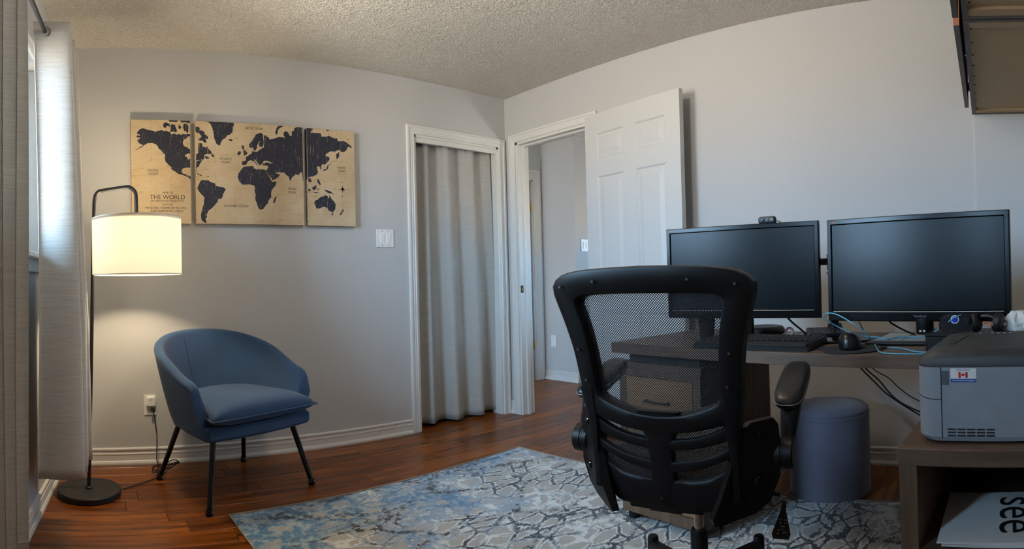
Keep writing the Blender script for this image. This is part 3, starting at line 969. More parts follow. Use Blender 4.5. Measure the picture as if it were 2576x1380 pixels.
LAND={1:[[(37,535),(48,547),(58,557),(75,561),(96,553),(125,547),(149,541),(158,546),(183,552),(192,545),(212,548),(221,541),(231,544),(235,532),(242,527),(259,533),(269,526),(288,533),(293,524),(312,532),(326,528),(336,533),(350,531),(351,519),(336,516),(331,506),(316,499),(307,484),(308,470),(315,458),(329,454),(343,444),(349,442),(350,414),(342,416),(333,414),(323,408),(318,398),(332,396),(334,382),(341,380),(349,390),(350,332),(330,332),(311,329),(300,321),(298,307),(305,295),(324,293),(328,284),(339,287),(350,280),(350,263),(343,268),(329,279),(309,286),(290,290),(276,294),(261,306),(247,320),(236,334),(224,343),(210,357),(201,371),(199,390),(201,404),(192,414),(183,423),(174,435),(164,441),(158,455),(146,467),(127,474),(108,473),(95,470),(85,456),(90,470),(81,462),(63,449),(44,439),(26,429),(36,439),(58,451),(72,461),(59,467),(45,476),(38,485),(43,495),(56,500),(53,506),(37,506),(33,513),(39,518),(54,516),(52,524),(40,527)],[(233,334),(243,325),(254,311),(249,310),(238,322)],[(194,592),(208,598),(223,591),(232,582),(231,570),(222,577),(212,574),(205,564),(195,566),(191,576)],[(223,610),(252,610),(281,610),(271,600),(252,601),(237,599),(228,603)],[(290,610),(319,610),(351,610),(351,598),(338,597),(319,601),(300,598)],[(242,587),(261,585),(265,568),(274,550),(269,538),(255,544),(240,541),(233,548),(236,563),(234,577)],[(285,588),(299,570),(289,555),(280,569)],[(314,594),(333,590),(342,581),(342,552),(336,535),(325,551),(317,546),(308,570)]],2:[[(3,574),(17,577),(30,569),(27,554),(42,555),(57,547),(59,533),(77,522),(80,511),(74,503),(61,512),(68,493),(70,484),(55,483),(45,494),(22,497),(20,504),(33,510),(41,520),(29,531),(24,542),(6,541),(4,550)],[(20,480),(40,479),(45,468),(49,458),(65,455),(72,462),(80,446),(95,433),(102,421),(92,416),(74,417),(56,411),(53,397),(55,387),(42,382),(22,378),(4,375),(6,413),(18,419),(18,442),(19,461)],[(5,368),(22,376),(42,380),(34,365),(26,353),(21,340),(10,333),(7,318),(9,307),(5,313),(4,337)],[(96,409),(104,419),(117,401),(106,398)],[(55,399),(68,403),(86,392),(68,386)],[(51,610),(71,610),(84,610),(130,610),(181,610),(236,610),(241,597),(231,586),(230,562),(227,550),(214,539),(194,530),(183,513),(168,505),(157,489),(152,470),(144,469),(126,483),(122,497),(115,515),(113,539),(107,546),(116,551),(108,558),(106,572),(99,586),(91,600),(79,607)],[(202,508),(214,510),(229,509),(223,498),(213,498)],[(7,302),(24,295),(39,287),(34,284),(17,293)],[(65,283),(83,282),(75,278)],[(9,212),(17,229),(26,250),(39,261),(59,259),(77,260),(90,249),(105,245),(120,238),(125,226),(145,223),(166,221),(183,207),(173,195),(164,178),(161,161),(153,151),(138,150),(130,131),(117,118),(106,104),(90,89),(75,79),(69,64),(61,54),(66,45),(55,28),(63,12),(60,6),(45,11),(32,25),(29,53),(37,92),(47,116),(51,159),(34,175),(19,193)],[(285,474),(292,477),(299,465),(296,455),(306,446),(321,430),(313,420),(293,414),(298,426),(291,438),(299,446),(286,457)],[(257,428),(268,441),(278,439),(278,425),(265,414),(257,419)],[(329,483),(348,503),(369,537),(374,547),(393,555),(408,559),(420,550),(420,527),(423,489),(416,474),(397,473),(389,487),(402,511),(392,501),(379,477),(382,467),(369,448),(359,447),(355,466),(335,462)],[(284,377),(310,387),(308,405),(322,414),(347,431),(349,445),(359,441),(381,441),(396,454),(425,473),(424,543),(437,544),(457,532),(460,521),(476,524),(506,535),(525,541),(559,538),(551,553),(553,570),(565,580),(579,574),(594,551),(605,554),(605,582),(620,584),(623,601),(639,610),(675,610),(675,526),(675,347),(675,275),(671,287),(669,328),(654,327),(649,311),(624,316),(607,295),(599,293),(593,271),(584,282),(579,300),(568,305),(551,321),(514,324),(501,319),(486,339),(501,314),(523,311),(516,296),(498,283),(477,272),(462,290),(442,315),(435,331),(443,339),(449,358),(425,361),(411,361),(419,372),(441,380),(463,375),(482,373),(463,384),(437,391),(419,386),(417,376),(405,366),(400,359),(387,368),(371,388),(361,395),(365,382),(387,357),(379,359),(356,386),(336,388),(320,380),(311,362),(296,356),(283,360)],[(257,280),(260,301),(275,325),(295,347),(320,351),(355,354),(357,341),(376,333),(389,336),(413,335),(433,334),(440,315),(457,287),(473,262),(500,266),(498,247),(480,225),(467,207),(464,188),(466,169),(454,155),(444,140),(441,126),(433,123),(426,111),(413,94),(388,91),(379,109),(370,137),(363,156),(366,179),(361,198),(362,231),(350,237),(332,241),(308,240),(283,239),(264,259)],[(476,137),(484,161),(499,178),(498,166),(488,137),(481,132)],[(497,570),(504,585),(512,602),(527,610),(550,610),(541,602),(527,596),(514,581),(511,555),(504,554)],[(400,610),(409,610),(404,606)]],3:[[(1,610),(42,610),(44,605),(25,583),(59,583),(98,584),(102,562),(118,566),(133,565),(149,574),(175,566),(180,561),(209,561),(213,545),(237,544),(252,550),(273,542),(293,529),(312,518),(305,504),(293,517),(279,506),(276,496),(260,480),(249,477),(229,478),(229,490),(208,484),(192,475),(161,476),(140,462),(123,444),(139,441),(153,437),(153,422),(143,410),(129,392),(116,389),(100,386),(95,373),(96,354),(89,354),(87,373),(64,374),(70,348),(73,334),(61,319),(40,309),(19,303),(3,300),(2,444)],[(199,457),(221,475),(222,453),(217,438),(201,427)],[(106,343),(112,355),(130,361),(139,383),(158,394),(184,412),(157,389),(144,381),(143,362),(128,354),(114,346)],[(5,297),(19,296),(29,282),(26,271),(10,271),(5,282)],[(68,294),(76,292),(90,264),(87,254),(77,263),(67,272)],[(30,238),(43,245),(59,255),(62,236),(47,223),(32,228)],[(4,230),(11,230),(24,219),(11,213),(4,218)],[(29,212),(52,209),(83,207),(52,204)],[(66,232),(79,235),(70,218)],[(110,230),(130,227),(156,220),(166,211),(178,199),(160,207),(140,208),(120,219)],[(42,143),(53,160),(68,163),(84,180),(103,185),(119,193),(136,189),(136,177),(144,174),(151,199),(159,175),(179,158),(191,137),(188,113),(174,91),(161,88),(141,97),(126,116),(105,120),(79,108),(56,107),(51,125)],[(160,82),(174,82),(168,67),(161,69)],[(214,72),(228,89),(237,109),(249,106),(238,89),(222,69)],[(133,610),(156,610),(153,605),(135,603)],[(166,609),(179,602),(174,600)],[(145,591),(152,586),(147,584)],[(279,562),(287,564),(284,556)]]}
MAPTEXT={1: [('PACIFIC', 98, 313, 63), ('OCEAN', 102, 293, 54), ('MAP OF', 185, 182, 62), ('THE WORLD', 109, 157, 205), ("ON MERCATOR'S PROJECTION", 112, 133, 196), ('SHOWING', 181, 113, 62), ('PRINCIPAL STEAMSHIP ROUTES,', 81, 92, 244), ('AND SUBMARINE CABLES.', 112, 76, 196)], 2: [('ATLANTIC', 147, 391, 76), ('OCEAN', 158, 371, 52), ('SOUTHERN OCEAN', 169, 109, 150), ('ARCTIC OCEAN', 307, 582, 112), ('INDIAN', 575, 224, 51), ('OCEAN', 574, 203, 51)], 3: [('PACIFIC', 209, 375, 56), ('OCEAN', 212, 355, 50), ('N', 233, 283, 8), ('S', 233, 192, 8), ('W', 182, 238, 10), ('E', 277, 237, 6)]}

PH = .612
_cr = random.Random(11)
def coast(pts, w):
    """roughen a traced coastline with small bays and headlands"""
    out = []
    for (a, b_), (c, d) in zip(pts, pts[1:] + pts[:1]):
        L = math.hypot(c - a, d - b_)
        k = max(1, int(L / .0042))
        out.append((a, b_))
        edge = min(a, c) < .004 or max(a, c) > w - .004 or max(b_, d) > PH - .006
        for i in range(1, k):
            t = i / k
            r = 0 if (edge or L < .006) else _cr.uniform(-1, 1) * .0013
            out.append((a + (c - a) * t - (d - b_) / L * r, b_ + (d - b_) * t + (c - a) / L * r))
    return out
for k, x0, w, lab in ((1, -2.731, .352, 'left canvas of the map set, titled Map of the World'), (2, -2.351, .678, 'wide middle canvas of the map set, showing Europe and Africa'), (3, -1.648, .330, 'right canvas of the map set, showing Australia and a compass rose')):
    t = thing('map_canvas', lab, 'wall art', (x0, 0, 1.394), 0, 'three-piece world map canvases')
    obox('canvas', 0, w, -.036, -.002, 0, PH, CANV, t, bev=.002)
    for poly in LAND[k]:
        b = B()
        pp = coast([(a / 1000, z / 1000) for a, z in poly], w)
        vs = [b.verts.new((a, -.0363, z)) for a, z in pp]
        for tri in tessellate_polygon([[Vector((a, z, 0)) for a, z in pp]]):
            if len(set(tri)) == 3:
                f = b.faces.new([vs[q] for q in tri])
                f.normal_update()
                if f.normal.y > 0:
                    f.normal_flip()
        part('land', b, LANDM, t, flip=False)
    if k == 3:
        b = B()
        pp = [(0.0, 12), (0.0, 602), (6, 602), (18, 300), (20, 280), (8, 278), (6, 262)]
        box(b, -.0004, .0006, -.0355, -.003, .29, .606)
        part('land', b, LANDM, t)
        cx, cz = .241, .237
        b = B()
        for q in range(8):
            a = PI / 4 * q
            L = .026 if q % 2 == 0 else .012
            d, e = Vector((math.cos(a), math.sin(a))), Vector((-math.sin(a), math.cos(a)))
            pts = [(cx + d.x * L, cz + d.y * L), (cx + d.x * .004 + e.x * .004, cz + d.y * .004 + e.y * .004), (cx, cz), (cx + d.x * .004 - e.x * .004, cz + d.y * .004 - e.y * .004)]
            prism(b, pts, lambda u, z: (u, -.0358, z), lambda u, z: (u, -.0363, z))
        part('compass_rose', b, INKM, t)
    for s, tx0, tz, tw in MAPTEXT[k]:
        h = None
        if s in ('PACIFIC', 'OCEAN', 'ATLANTIC', 'INDIAN', 'ARCTIC OCEAN', 'SOUTHERN OCEAN'):
            h = .0145
        text_mesh('lettering', s, tw / 1000, INKM, t, ((tx0 + tw / 2) / 1000, -.0361, tz / 1000), (PI / 2, 0, 0), .0005, h)

# ================================================================== ARMCHAIR
BLUE = fabric('blue_woven_upholstery', (48, 82, 122), (27, 50, 80), 700, mottled=9, sheen=.12)
ac = thing('armchair', 'blue fabric tub armchair with black metal legs below the map prints', 'armchair', (-2.256, -.438, 0), math.radians(-158.65))
def u_plan(t, Wd, ys, yb, yf):
    s = -1 if t < 0 else 1
    a = abs(t)
    if a < .56:
        ph = a / .56 * PI / 2
        return s * Wd * math.sin(ph) ** .92, ys - (ys - yb) * math.cos(ph) ** .92 if a < .5599 else ys
    k = (a - .56) / .44
    return s * Wd * (1 - .045 * k * k), ys + (yf - ys) * k
def rim_h(t):
    a = abs(t)
    h = .585 + .200 * math.cos(min(a / .92, 1) * PI / 2) ** 1.35
    if a > .90:
        q = (a - .90) / .10
        h -= .10 * (1 - math.sqrt(max(0, 1 - q * q)))
    return h
ZB = .325
b = B()
rows = []
NT = 72
for i in range(NT + 1):
    t = -1 + 2 * i / NT
    h = rim_h(t)
    th = .050
    xo0, yo0 = u_plan(t, .285, -.03, -.265, .235)
    xo1, yo1 = u_plan(t, .372, -.06, -.365, .225)
    xi0, yi0 = u_plan(t, .285 - .055, -.03, -.265 + .06, .235)
    xi1, yi1 = u_plan(t, .372 - th, -.06, -.365 + th, .225)
    r = []
    for k in range(9):
        v = k / 8
        e = v ** .8
        r.append((xo0 + (xo1 - xo0) * e, yo0 + (yo1 - yo0) * e, ZB + (h - .022 - ZB) * v))
    for k in range(1, 6):
        a = PI * k / 6
        mx, my = (xo1 + xi1) / 2, (yo1 + yi1) / 2
        hx, hy = (xo1 - xi1) / 2, (yo1 - yi1) / 2
        r.append((mx + hx * math.cos(a), my + hy * math.cos(a), h - .022 + .022 * math.sin(a)))
    for k in range(8, -1, -1):
        v = k / 8
        e = v ** .8
        r.append((xi0 + (xi1 - xi0) * e, yi0 + (yi1 - yi0) * e, ZB + .01 + (h - .022 - ZB - .01) * v))
    rows.append(r)
V = grid(b, rows)
b.faces.new(V[0][::-1]); b.faces.new(V[-1])
for A, C in zip(V, V[1:]):
    b.faces.new((A[0], C[0], C[-1], A[-1]))
part('shell', b, BLUE, ac, smooth=True)
b = B()
def seam(t, off):
    pts = []
    for k in range(9):
        v = k / 8
        xi0, yi0 = u_plan(t, .230, -.03, -.205, .235)
        xi1, yi1 = u_plan(t, .322, -.06, -.315, .225)
        e = v ** .8
        pts.append((xi0 + (xi1 - xi0) * e, yi0 + (yi1 - yi0) * e, .42 + (rim_h(t) - .445) * v))
    return pts
tube(b, seam(.10, 0), .0011, 6)
part('seam', b, plain('dark_blue_seam', (28, 48, 76), .9), ac)
def pillow(bm, xw, y0, y1, z0, z1, pinch, nx=28, ny=28, backround=.0, edge=.006):
    mid = z0 + (z1 - z0) * .38
    def prof(u, v, s):
        f = max(0, (1 - abs(u) ** 4) * (1 - abs(v) ** 4)) ** .42
        return mid + (s * ((z1 - mid) if s > 0 else (mid - z0))) * f
    def pos(u, v):
        x = xw * u * (1 - pinch * (1 - v) / 2)
        y = (y0 + y1) / 2 + (y1 - y0) / 2 * v
        if v < 0:
            y += backround * (u * u) * v * -1
        return x, y
    top = [[(*pos(-1 + 2 * i / nx, -1 + 2 * j / ny), prof(-1 + 2 * i / nx, -1 + 2 * j / ny, 1)) for i in range(nx + 1)] for j in range(ny + 1)]
    bot = [[(*pos(-1 + 2 * i / nx, -1 + 2 * j / ny), prof(-1 + 2 * i / nx, -1 + 2 * j / ny, -1)) for i in range(nx + 1)] for j in range(ny + 1)]
    grid(bm, top); grid(bm, bot)
    bmesh.ops.remove_doubles(bm, verts=bm.verts[:], dist=.0004)
    return pos, mid
b = B(); pos, mid = pillow(b, .312, -.22, .325, .372, .500, .30, backround=.10)
cu = part('seat_cushion', b, BLUE, ac, smooth='all')
b = B()
loop = [(*pos(-1 + 2 * i / 20, 1), mid) for i in range(21)] + [(*pos(1, 1 - 2 * i / 20), mid) for i in range(1, 21)] + [(*pos(1 - 2 * i / 20, -1), mid) for i in range(1, 21)] + [(*pos(-1, -1 + 2 * i / 20), mid) for i in range(1, 20)]
tube(b, loop, .004, 6, closed=True)
part('piping', b, BLUE, cu, smooth='all')
b = B()
outl = [(-.30, .275), (-.315, .25), (-.30, .05), (-.27, -.12), (-.17, -.235), (0, -.262), (.17, -.235), (.27, -.12), (.30, .05), (.315, .25), (.30, .275), (.15, .292), (0, .297), (-.15, .292)]
prism(b, outl, lambda x, y: (x * .97, y * .97, .318), lambda x, y: (x, y, .330))
prism(b, outl, lambda x, y: (x, y, .330), lambda x, y: (x * 1.0, y, .368))
prism(b, outl, lambda x, y: (x, y, .368), lambda x, y: (x * .97, y * .97, .380))
bmesh.ops.remove_doubles(b, verts=b.verts[:], dist=.0004)
part('seat_base', b, BLUE, ac, smooth=True)
for (fx, fy, tx, ty) in ((-.31, .275, -.235, .20), (.31, .275, .235, .20), (-.275, -.272, -.20, -.165), (.275, -.272, .20, -.165)):
    b = B()
    tube(b, [(tx, ty, .335), (fx, fy, .012)], [.0155, .0125], 16)
    lg = part('leg', b, M['black_gloss'], ac, smooth=True)
    b = B()
    lathe(b, [(0, 0), (.015, 0), (.0185, .004), (.0185, .016), (.015, .022), (.017, .026), (.0145, .032), (0, .032)], 20, Matrix.Translation((fx, fy, 0)))
    part('foot_cap', b, M['black_gloss'], lg, smooth=True)

# ================================================================== CEILING LAMP (above the frame; its light casts the cabinet shadow)
cl = thing('ceiling_lamp', 'round frosted glass ceiling lamp in the middle of the ceiling', 'lamp', (-1.62, -1.92, 2.44))
b = B(); lathe(b, [(0, 0), (.075, 0), (.078, -.006), (.070, -.022), (0, -.024)], 40); part('canopy', b, M['steel'], cl, smooth=True)
b = B(); tube(b, [(0, 0, -.02), (0, 0, -.06)], .012, 12); part('stem', b, M['steel'], cl)
b = B(); lathe(b, [(0, -.045)] + [(.105 * math.sin(PI * k / 16), -.125 + .08 * math.cos(PI * k / 16)) for k in range(1, 16)] + [(0, -.205)], 40); part('globe', b, emission('lit_frosted_glass', (255, 236, 214), 62.0), cl, smooth=True)

# ================================================================== DESK AND DRAWER CABINET
DR = math.radians(-5.3)
DESK_LOC = (-1.050, -1.830, 0)
DZ = .75
desk = thing('desk', 'brown walnut-look desk along the grey wall, carrying both monitors', 'desk', DESK_LOC, DR)
obox('desktop', 0, .65, -1.66, 0, DZ - .042, DZ, M['desk'], desk, bev=.0015)
obox('end_panel', .03, .62, -1.63, -1.595, .002, DZ - .042, M['desk_v'], desk, bev=.001)
obox('spacer', .07, .58, -.40, -.04, .668, DZ - .042, M['black_matte'], desk)
ped = thing('drawer_cabinet', 'wooden two-drawer cabinet under the left end of the desk', 'cabinet', DESK_LOC, DR)
PX, PY0, PY1 = .045, -.425, -.012
obox('body', PX + .006, .60, PY0, PY1, .045, .640, M['desk_v'], ped, bev=.001)
obox('top_board', PX - .012, .605, PY0 - .004, PY1 + .006, .640, .668, M['desk'], ped, bev=.0015)
b = B()
for (y0, y1, z0, z1) in ((PY0, PY0 + .034, .045, .64), (PY1 - .034, PY1, .045, .64), (PY0 + .034, PY1 - .034, .045, .088), (PY0 + .034, PY1 - .034, .615, .64)):
    box(b, PX - .012, PX + .007, y0, y1, z0, z1)
part('face_frame', b, M['desk_v'], ped)
for z0, z1 in ((.092, .405), (.411, .611)):
    dw = obox('drawer', PX - .012, PX + .006, PY0 + .037, PY1 - .037, z0, z1, M['drawer'], ped, bev=.0012)
    b = B()
    zc = (z0 + z1) / 2 + .01
    yc = (PY0 + PY1) / 2
    tube(b, [(PX - .012, yc - .055, zc), (PX - .034, yc - .055, zc), (PX - .036, yc - .052, zc), (PX - .036, yc + .052, zc), (PX - .034, yc + .055, zc), (PX - .012, yc + .055, zc)], .005, 8)
    part('handle', b, M['black_matte'], dw, smooth=True)
for x in (PX + .02, .56):
    for y in (PY0 + .035, PY1 - .035):
        b = B(); lathe(b, [(0, .013), (.022, .013), (.024, .016), (.024, .045), (0, .045)], 20, Matrix.Translation((x, y, 0)))
        part('foot', b, M['black_rubber'], ped, smooth=True)

# ================================================================== MONITORS
def _screen():
    n = N('dark_screen')
    f = n.noise(n.coord(), 6, 4)
    n.set(n.mix(f, (11, 15, 18), (16, 21, 25)), .26, spec=.13)
    return n.m
SCREEN = _screen()
SILVER = plain('pale_print', (196, 192, 186), .5)
ORANGE = plain('orange_print', (206, 132, 92), .6)
BEZ = plain('gloss_black_bezel', (11, 11, 13), .22, var=.1, spec=.16)
def monitor(label, L, Rr, zb, zt, chin, tilt=0.0, brand=False):
    L, Rr = Vector(L), Vector(Rr)
    e = Rr - L
    w = e.length
    c = (L + Rr) / 2
    rz = math.atan2(e.y, e.x)
    t = thing('monitor', label, 'monitor', (c.x, c.y, DZ), rz, 'monitors on the desk')
    z0, z1 = zb - DZ, zt - DZ
    sd, tp = .020, .021
    tz = Matrix.Translation((0, 0, z0)) @ Matrix.Rotation(-tilt, 4, 'X') @ Matrix.Translation((0, 0, -z0))
    def P(name, bm, mat, par=t, **k):
        bmesh.ops.transform(bm, matrix=tz, verts=bm.verts[:])
        return part(name, bm, mat, par, **k)
    b = B()
    # bezel ring: outer rounded, sloping to the screen
    def loop(x, za, zbb, y):
        return [(-x, y, za), (x, y, za), (x, y, zbb), (-x, y, zbb)]
    lo = [loop(w / 2 - .003, z0 + .003, z1 - .003, .030), loop(w / 2, z0, z1, .026), loop(w / 2, z0, z1, .004), loop(w / 2 - .003, z0 + .003, z1 - .003, 0),
          loop(w / 2 - sd + .004, z0 + chin - .004, z1 - tp + .004, 0), loop(w / 2 - sd, z0 + chin, z1 - tp, .007)]
    Vv = [[b.verts.new(p) for p in l] for l in lo]
    for A, C in zip(Vv, Vv[1:]):
        for i in range(4):
            b.faces.new((A[i], A[(i + 1) % 4], C[(i + 1) % 4], C[i]))
    P('bezel', b, BEZ, smooth=True)
    b = B(); box(b, -w / 2 + sd - .002, w / 2 - sd + .002, .0065, .010, z0 + chin - .002, z1 - tp + .002)
    P('screen', b, SCREEN)
    b = B()
    prism(b, [(-w / 2 + .003, z0 + .003), (w / 2 - .003, z0 + .003), (w / 2 - .003, z1 - .003), (-w / 2 + .003, z1 - .003)], lambda x, z: (x, .0295, z), lambda x, z: (x * .86, .052, z0 + (z - z0) * .84 + (z1 - z0) * .08))
    P('back_shell', b, M['black'])
    b = B(); tube(b, [(-w / 2 + sd + .004, -.0005, z0 + chin - .006), (w / 2 - sd - .004, -.0005, z0 + chin - .006)], .0012, 6)
    P('chin_line', b, SILVER)
    b = B()
    for k in range(3):
        x = -w / 2 + .024 + .006 * k
        prism(b, [(x - .0022, z1 - .013), (x + .0022, z1 - .013), (x + .001, z1 - .0085), (x - .0022, z1 - .0075)], lambda u, v: (u, -.0002, v), lambda u, v: (u, -.0007, v))
    P('logo', b, ORANGE)
    if brand:
        o = text_mesh('brand_lettering', 'ViewSonic', .046, plain('grey_print_dim', (104, 108, 116), .5), t, tz @ Vector((.02, -.0008, z0 + chin * .48)), (PI / 2 - tilt, 0, 0), .0003)
    else:
        b = B()
        for k in range(5):
            box(b, -.035 + k * .018, -.025 + k * .018, -.0007, .0005, z0 + chin * .40, z0 + chin * .62)
        P('button_row', b, M['black'])
    return t, z0, z1, w
m1, a0, a1, w1 = monitor('black monitor with a webcam on top, left of the two on the desk', (-.912, -2.030), (-.862, -2.678), .846, 1.218, .037)
b = B(); box(b, -.035, .035, .035, .065, .012, .26, .006); part('stand_neck', b, M['black'], m1, smooth=True)
b = B(); lathe(b, [(0, 0), (.107, 0), (.110, .003), (.110, .008), (.102, .013), (0, .016)], 48, Matrix.Translation((0, .07, 0)) @ Matrix.Diagonal((1, .8, 1, 1)))
part('stand_base', b, M['black_gloss'], m1, smooth=True)
m2, a0, a1, w2 = monitor('large black monitor on an arm, right of the two, behind the printer', (-.912, -2.722), (-1.050, -3.383), .840, 1.212, .040, 0.02, True)
b = B(); lathe(b, [(0, .046), (.029, .046), (.031, .049), (.031, .10), (0, .10)], 32, Matrix.Translation((.03, .022, 0)))
nk = part('neck_stub', b, M['black'], m2, smooth=True)
for x in (.019, .033):
    obox('mark', x, x + .008, -.0092, -.0088, .055, .062, SILVER, nk)

arm = thing('pole_mount', 'black pole mount between the two monitors', 'monitor mount', (-.645, -2.672, DZ))
b = B(); lathe(b, [(0, 0), (.20, 0), (.206, .003), (.206, .008), (.196, .012), (0, .014)], 64, Matrix.Translation((-.075, -.02, 0)) @ Matrix.Rotation(-.12, 4, 'Z') @ Matrix.Diagonal((.80, .92, 1, 1)))
part('base_plate', b, M['black_gloss'], arm, smooth=True)
b = B(); lathe(b, [(0, .012), (.030, .012), (.030, .050), (.026, .056), (0, .056)], 32); part('collar', b, M['black'], arm, smooth=True)
b = B(); tube(b, [(0, 0, .05), (0, 0, .47)], .0175, 20); part('pole', b, M['black_matte'], arm, smooth=True)
b = B(); lathe(b, [(0, .28), (.026, .28), (.026, .345), (0, .345)], 24); part('clamp_ring', b, M['black'], arm, smooth=True)
obox('arm_link', -.028, .022, -.20, 0, .292, .334, M['black'], arm, bev=.006)
b = B(); tube(b, [(0, -.19, .313), (-.12, -.33, .313), (-.23, -.385, .313)], .018, 12); part('arm_link', b, M['black'], arm, smooth=True)
obox('cross_bar', -.012, .012, -.02, .13, .300, .328, M['black'], arm, bev=.004)
obox('mount_plate', -.270, -.235, -.435, -.335, .263, .363, M['black'], arm, bev=.003)

cam2 = thing('webcam', 'small dark grey webcam clipped on top of the left monitor', 'webcam', (-.874, -2.475, 1.218), math.radians(-85.7))
obox('body', -.036, .036, -.012, .014, -.003, .026, plain('webcam_grey', (52, 54, 58), .45), cam2, bev=.010, seg=4)
obox('face_inset', -.022, .010, -.0135, -.011, .005, .019, plain('webcam_inset', (38, 40, 44), .4), cam2, bev=.0011)
b = B(); lathe(b, [(0, -.002), (.0062, -.002), (.0062, .001), (.004, .002), (0, .0016)], 24, Matrix.Translation((-.013, -.0135, .012)) @ Matrix.Rotation(PI / 2, 4, 'X')); part('lens', b, M['black_gloss'], cam2, smooth=True)
b = B(); lathe(b, [(0, -.001), (.0015, -.001), (0, .001)], 12, Matrix.Translation((-.001, -.0138, .012)) @ Matrix.Rotation(PI / 2, 4, 'X')); part('indicator', b, SILVER, cam2)
b = B(); prism(b, [(.019, .009), (.023, .013), (.027, .009), (.025, .015), (.019, .015)], lambda x, z: (x, -.0118, z), lambda x, z: (x, -.0128, z)); part('logo', b, SILVER, cam2)
obox('clip', -.014, .014, .010, .040, -.012, -.001, M['black'], cam2, bev=.003)
b = B(); tube(b, smooth_path([(.034, .010, .008), (.048, .022, .002), (.040, .055, -.02), (.01, .062, -.10)], 5), .0018, 6); part('cable', b, M['black_rubber'], cam2)

# ================================================================== SMALL THINGS ON THE DESK
def keys(bm, x0, x1, y0, y1, nx, ny, zf, h=.004, gap=.003):
    dx, dy = (x1 - x0) / nx, (y1 - y0) / ny
    for i in range(nx):
        for j in range(ny):
            xa, xb, ya, yb = x0 + i * dx + gap / 2, x0 + (i + 1) * dx - gap / 2, y0 + j * dy + gap / 2, y0 + (j + 1) * dy - gap / 2
            z = zf((xa + xb) / 2)
            vs = [bm.verts.new(p) for p in ((xa, ya, zf(xa)), (xb, ya, zf(xb)), (xb, yb, zf(xb)), (xa, yb, zf(xa)), (xa + .0015, ya + .0015, zf(xa) + h), (xb - .0015, ya + .0015, zf(xb) + h), (xb - .0015, yb - .0015, zf(xb) + h), (xa + .0015, yb - .0015, zf(xa) + h))]
            for f in ((4, 5, 6, 7), (0, 1, 5, 4), (1, 2, 6, 5), (2, 3, 7, 6), (3, 0, 4, 7)):
                bm.faces.new([vs[q] for q in f])
kb = thing('keyboard', 'wide black keyboard with padded wrist rest at the desk edge', 'keyboard', (-1.098, -2.478, DZ), DR + .10)
b = B()
prism(b, [(.0, 0), (.235, 0), (.235, .030), (.085, .027), (.07, .022), (.012, .020), (.0, .014)], lambda x, z: (x, -.225, z), lambda x, z: (x, .225, z))
bmesh.ops.bevel(b, geom=b.edges[:], offset=.003, segments=2, affect='EDGES')
part('body', b, M['black'], kb, smooth=True)
b = B(); keys(b, .092, .225, -.215, .215, 6, 20, lambda x: .0272 + (x - .085) * .02)
o = part('keys', b, M['black_rubber'], kb); o['kind'] = 'stuff'
obox('wrist_rest', .002, .074, -.218, .218, .012, .026, M['black_rubber'], kb, bev=.006, seg=3)
mk = thing('mini_keyboard', 'small tilted black keypad in front of the monitor pole', 'keyboard', (-.712, -2.652, DZ + .015), DR + .5)
b = B(); prism(b, [(-.05, 0), (.05, 0), (.05, .026), (-.05, .008)], lambda x, z: (x, -.075, z), lambda x, z: (x, .075, z)); part('body', b, M['black'], mk)
b = B(); keys(b, -.046, .046, -.070, .070, 5, 9, lambda x: .017 + x * .18, .003); o = part('keys', b, plain('dark_keys', (34, 35, 38), .5), mk); o['kind'] = 'stuff'
pad = thing('mouse_pad', 'round dark mouse pad with a wavy edge at the desk edge', 'mouse pad', (-1.030, -2.838, DZ), DR)
b = B()
ol = []
for k in range(56):
    a = 2 * PI * k / 56
    r = .118 + .010 * math.cos(2 * a + .6)
    if 1.2 < a < 2.6:
        r += .016 * math.sin((a - 1.2) / 1.4 * 2 * PI)
    ol.append((r * .92 * math.cos(a), r * 1.0 * math.sin(a)))
prism(b, ol, lambda x, y: (x, y, .0004), lambda x, y: (x * .99, y * .99, .0045)); part('pad', b, plain('charcoal_cloth', (30, 31, 34), .95, bump=.4, bscale=700), pad)
ms = thing('mouse', 'tall black ergonomic mouse on the round pad', 'mouse', (-1.030, -2.835, DZ + .0045), DR + .25)
b = B()
rows = []
for j in range(15):
    v = j / 14
    r = []
    for i in range(24):
        a = 2 * PI * i / 24
        ph = v * PI / 2
        rr = math.cos(ph) ** .55
        x = .060 * rr * math.cos(a) - .004 * v
        y = .040 * rr * math.sin(a) + .010 * v
        z = .054 * math.sin(ph) ** .9 * (1 - .16 * math.cos(a) * rr)
        r.append((x, y, z))
    rows.append(r)
Vm = grid(b, rows, True); b.faces.new([v for v in Vm[0]][::-1]); bmesh.ops.remove_doubles(b, verts=b.verts[:], dist=.0005)
part('shell', b, plain('soft_black', (16, 16, 18), .32), ms, smooth='all')
b = B(); lathe(b, [(.006, -.004), (.0085, -.003), (.0085, .003), (.006, .004)], 20, Matrix.Translation((.044, .004, .040)) @ Matrix.Rotation(PI / 2, 4, 'X')); part('scroll_wheel', b, M['black_rubber'], ms)
b = B(); prism(b, [(-.004, 0), (.004, 0), (.006, .006), (-.002, .006)], lambda x, z: (.012, .030 + x, .052 + z * .1), lambda x, z: (.022, .030 + x, .051 + z * .1)); part('indicator', b, plain('blue_light', (66, 150, 220), .4), ms)
pk = thing('speakerphone', 'black puck-shaped speaker on the desk under the left monitor', 'speaker', (-.618, -2.335, DZ))
b = B(); lathe(b, [(0, 0), (.07, 0), (.092, .006), (.098, .018), (.096, .030), (.086, .040), (.05, .043), (0, .043)], 56); part('body', b, M['black_matte'], pk, smooth=True)
b = B(); ring(b, Matrix.Translation((0, 0, .024)), .0975, .0016, 56, 6); part('seam', b, M['black_gloss'], pk)
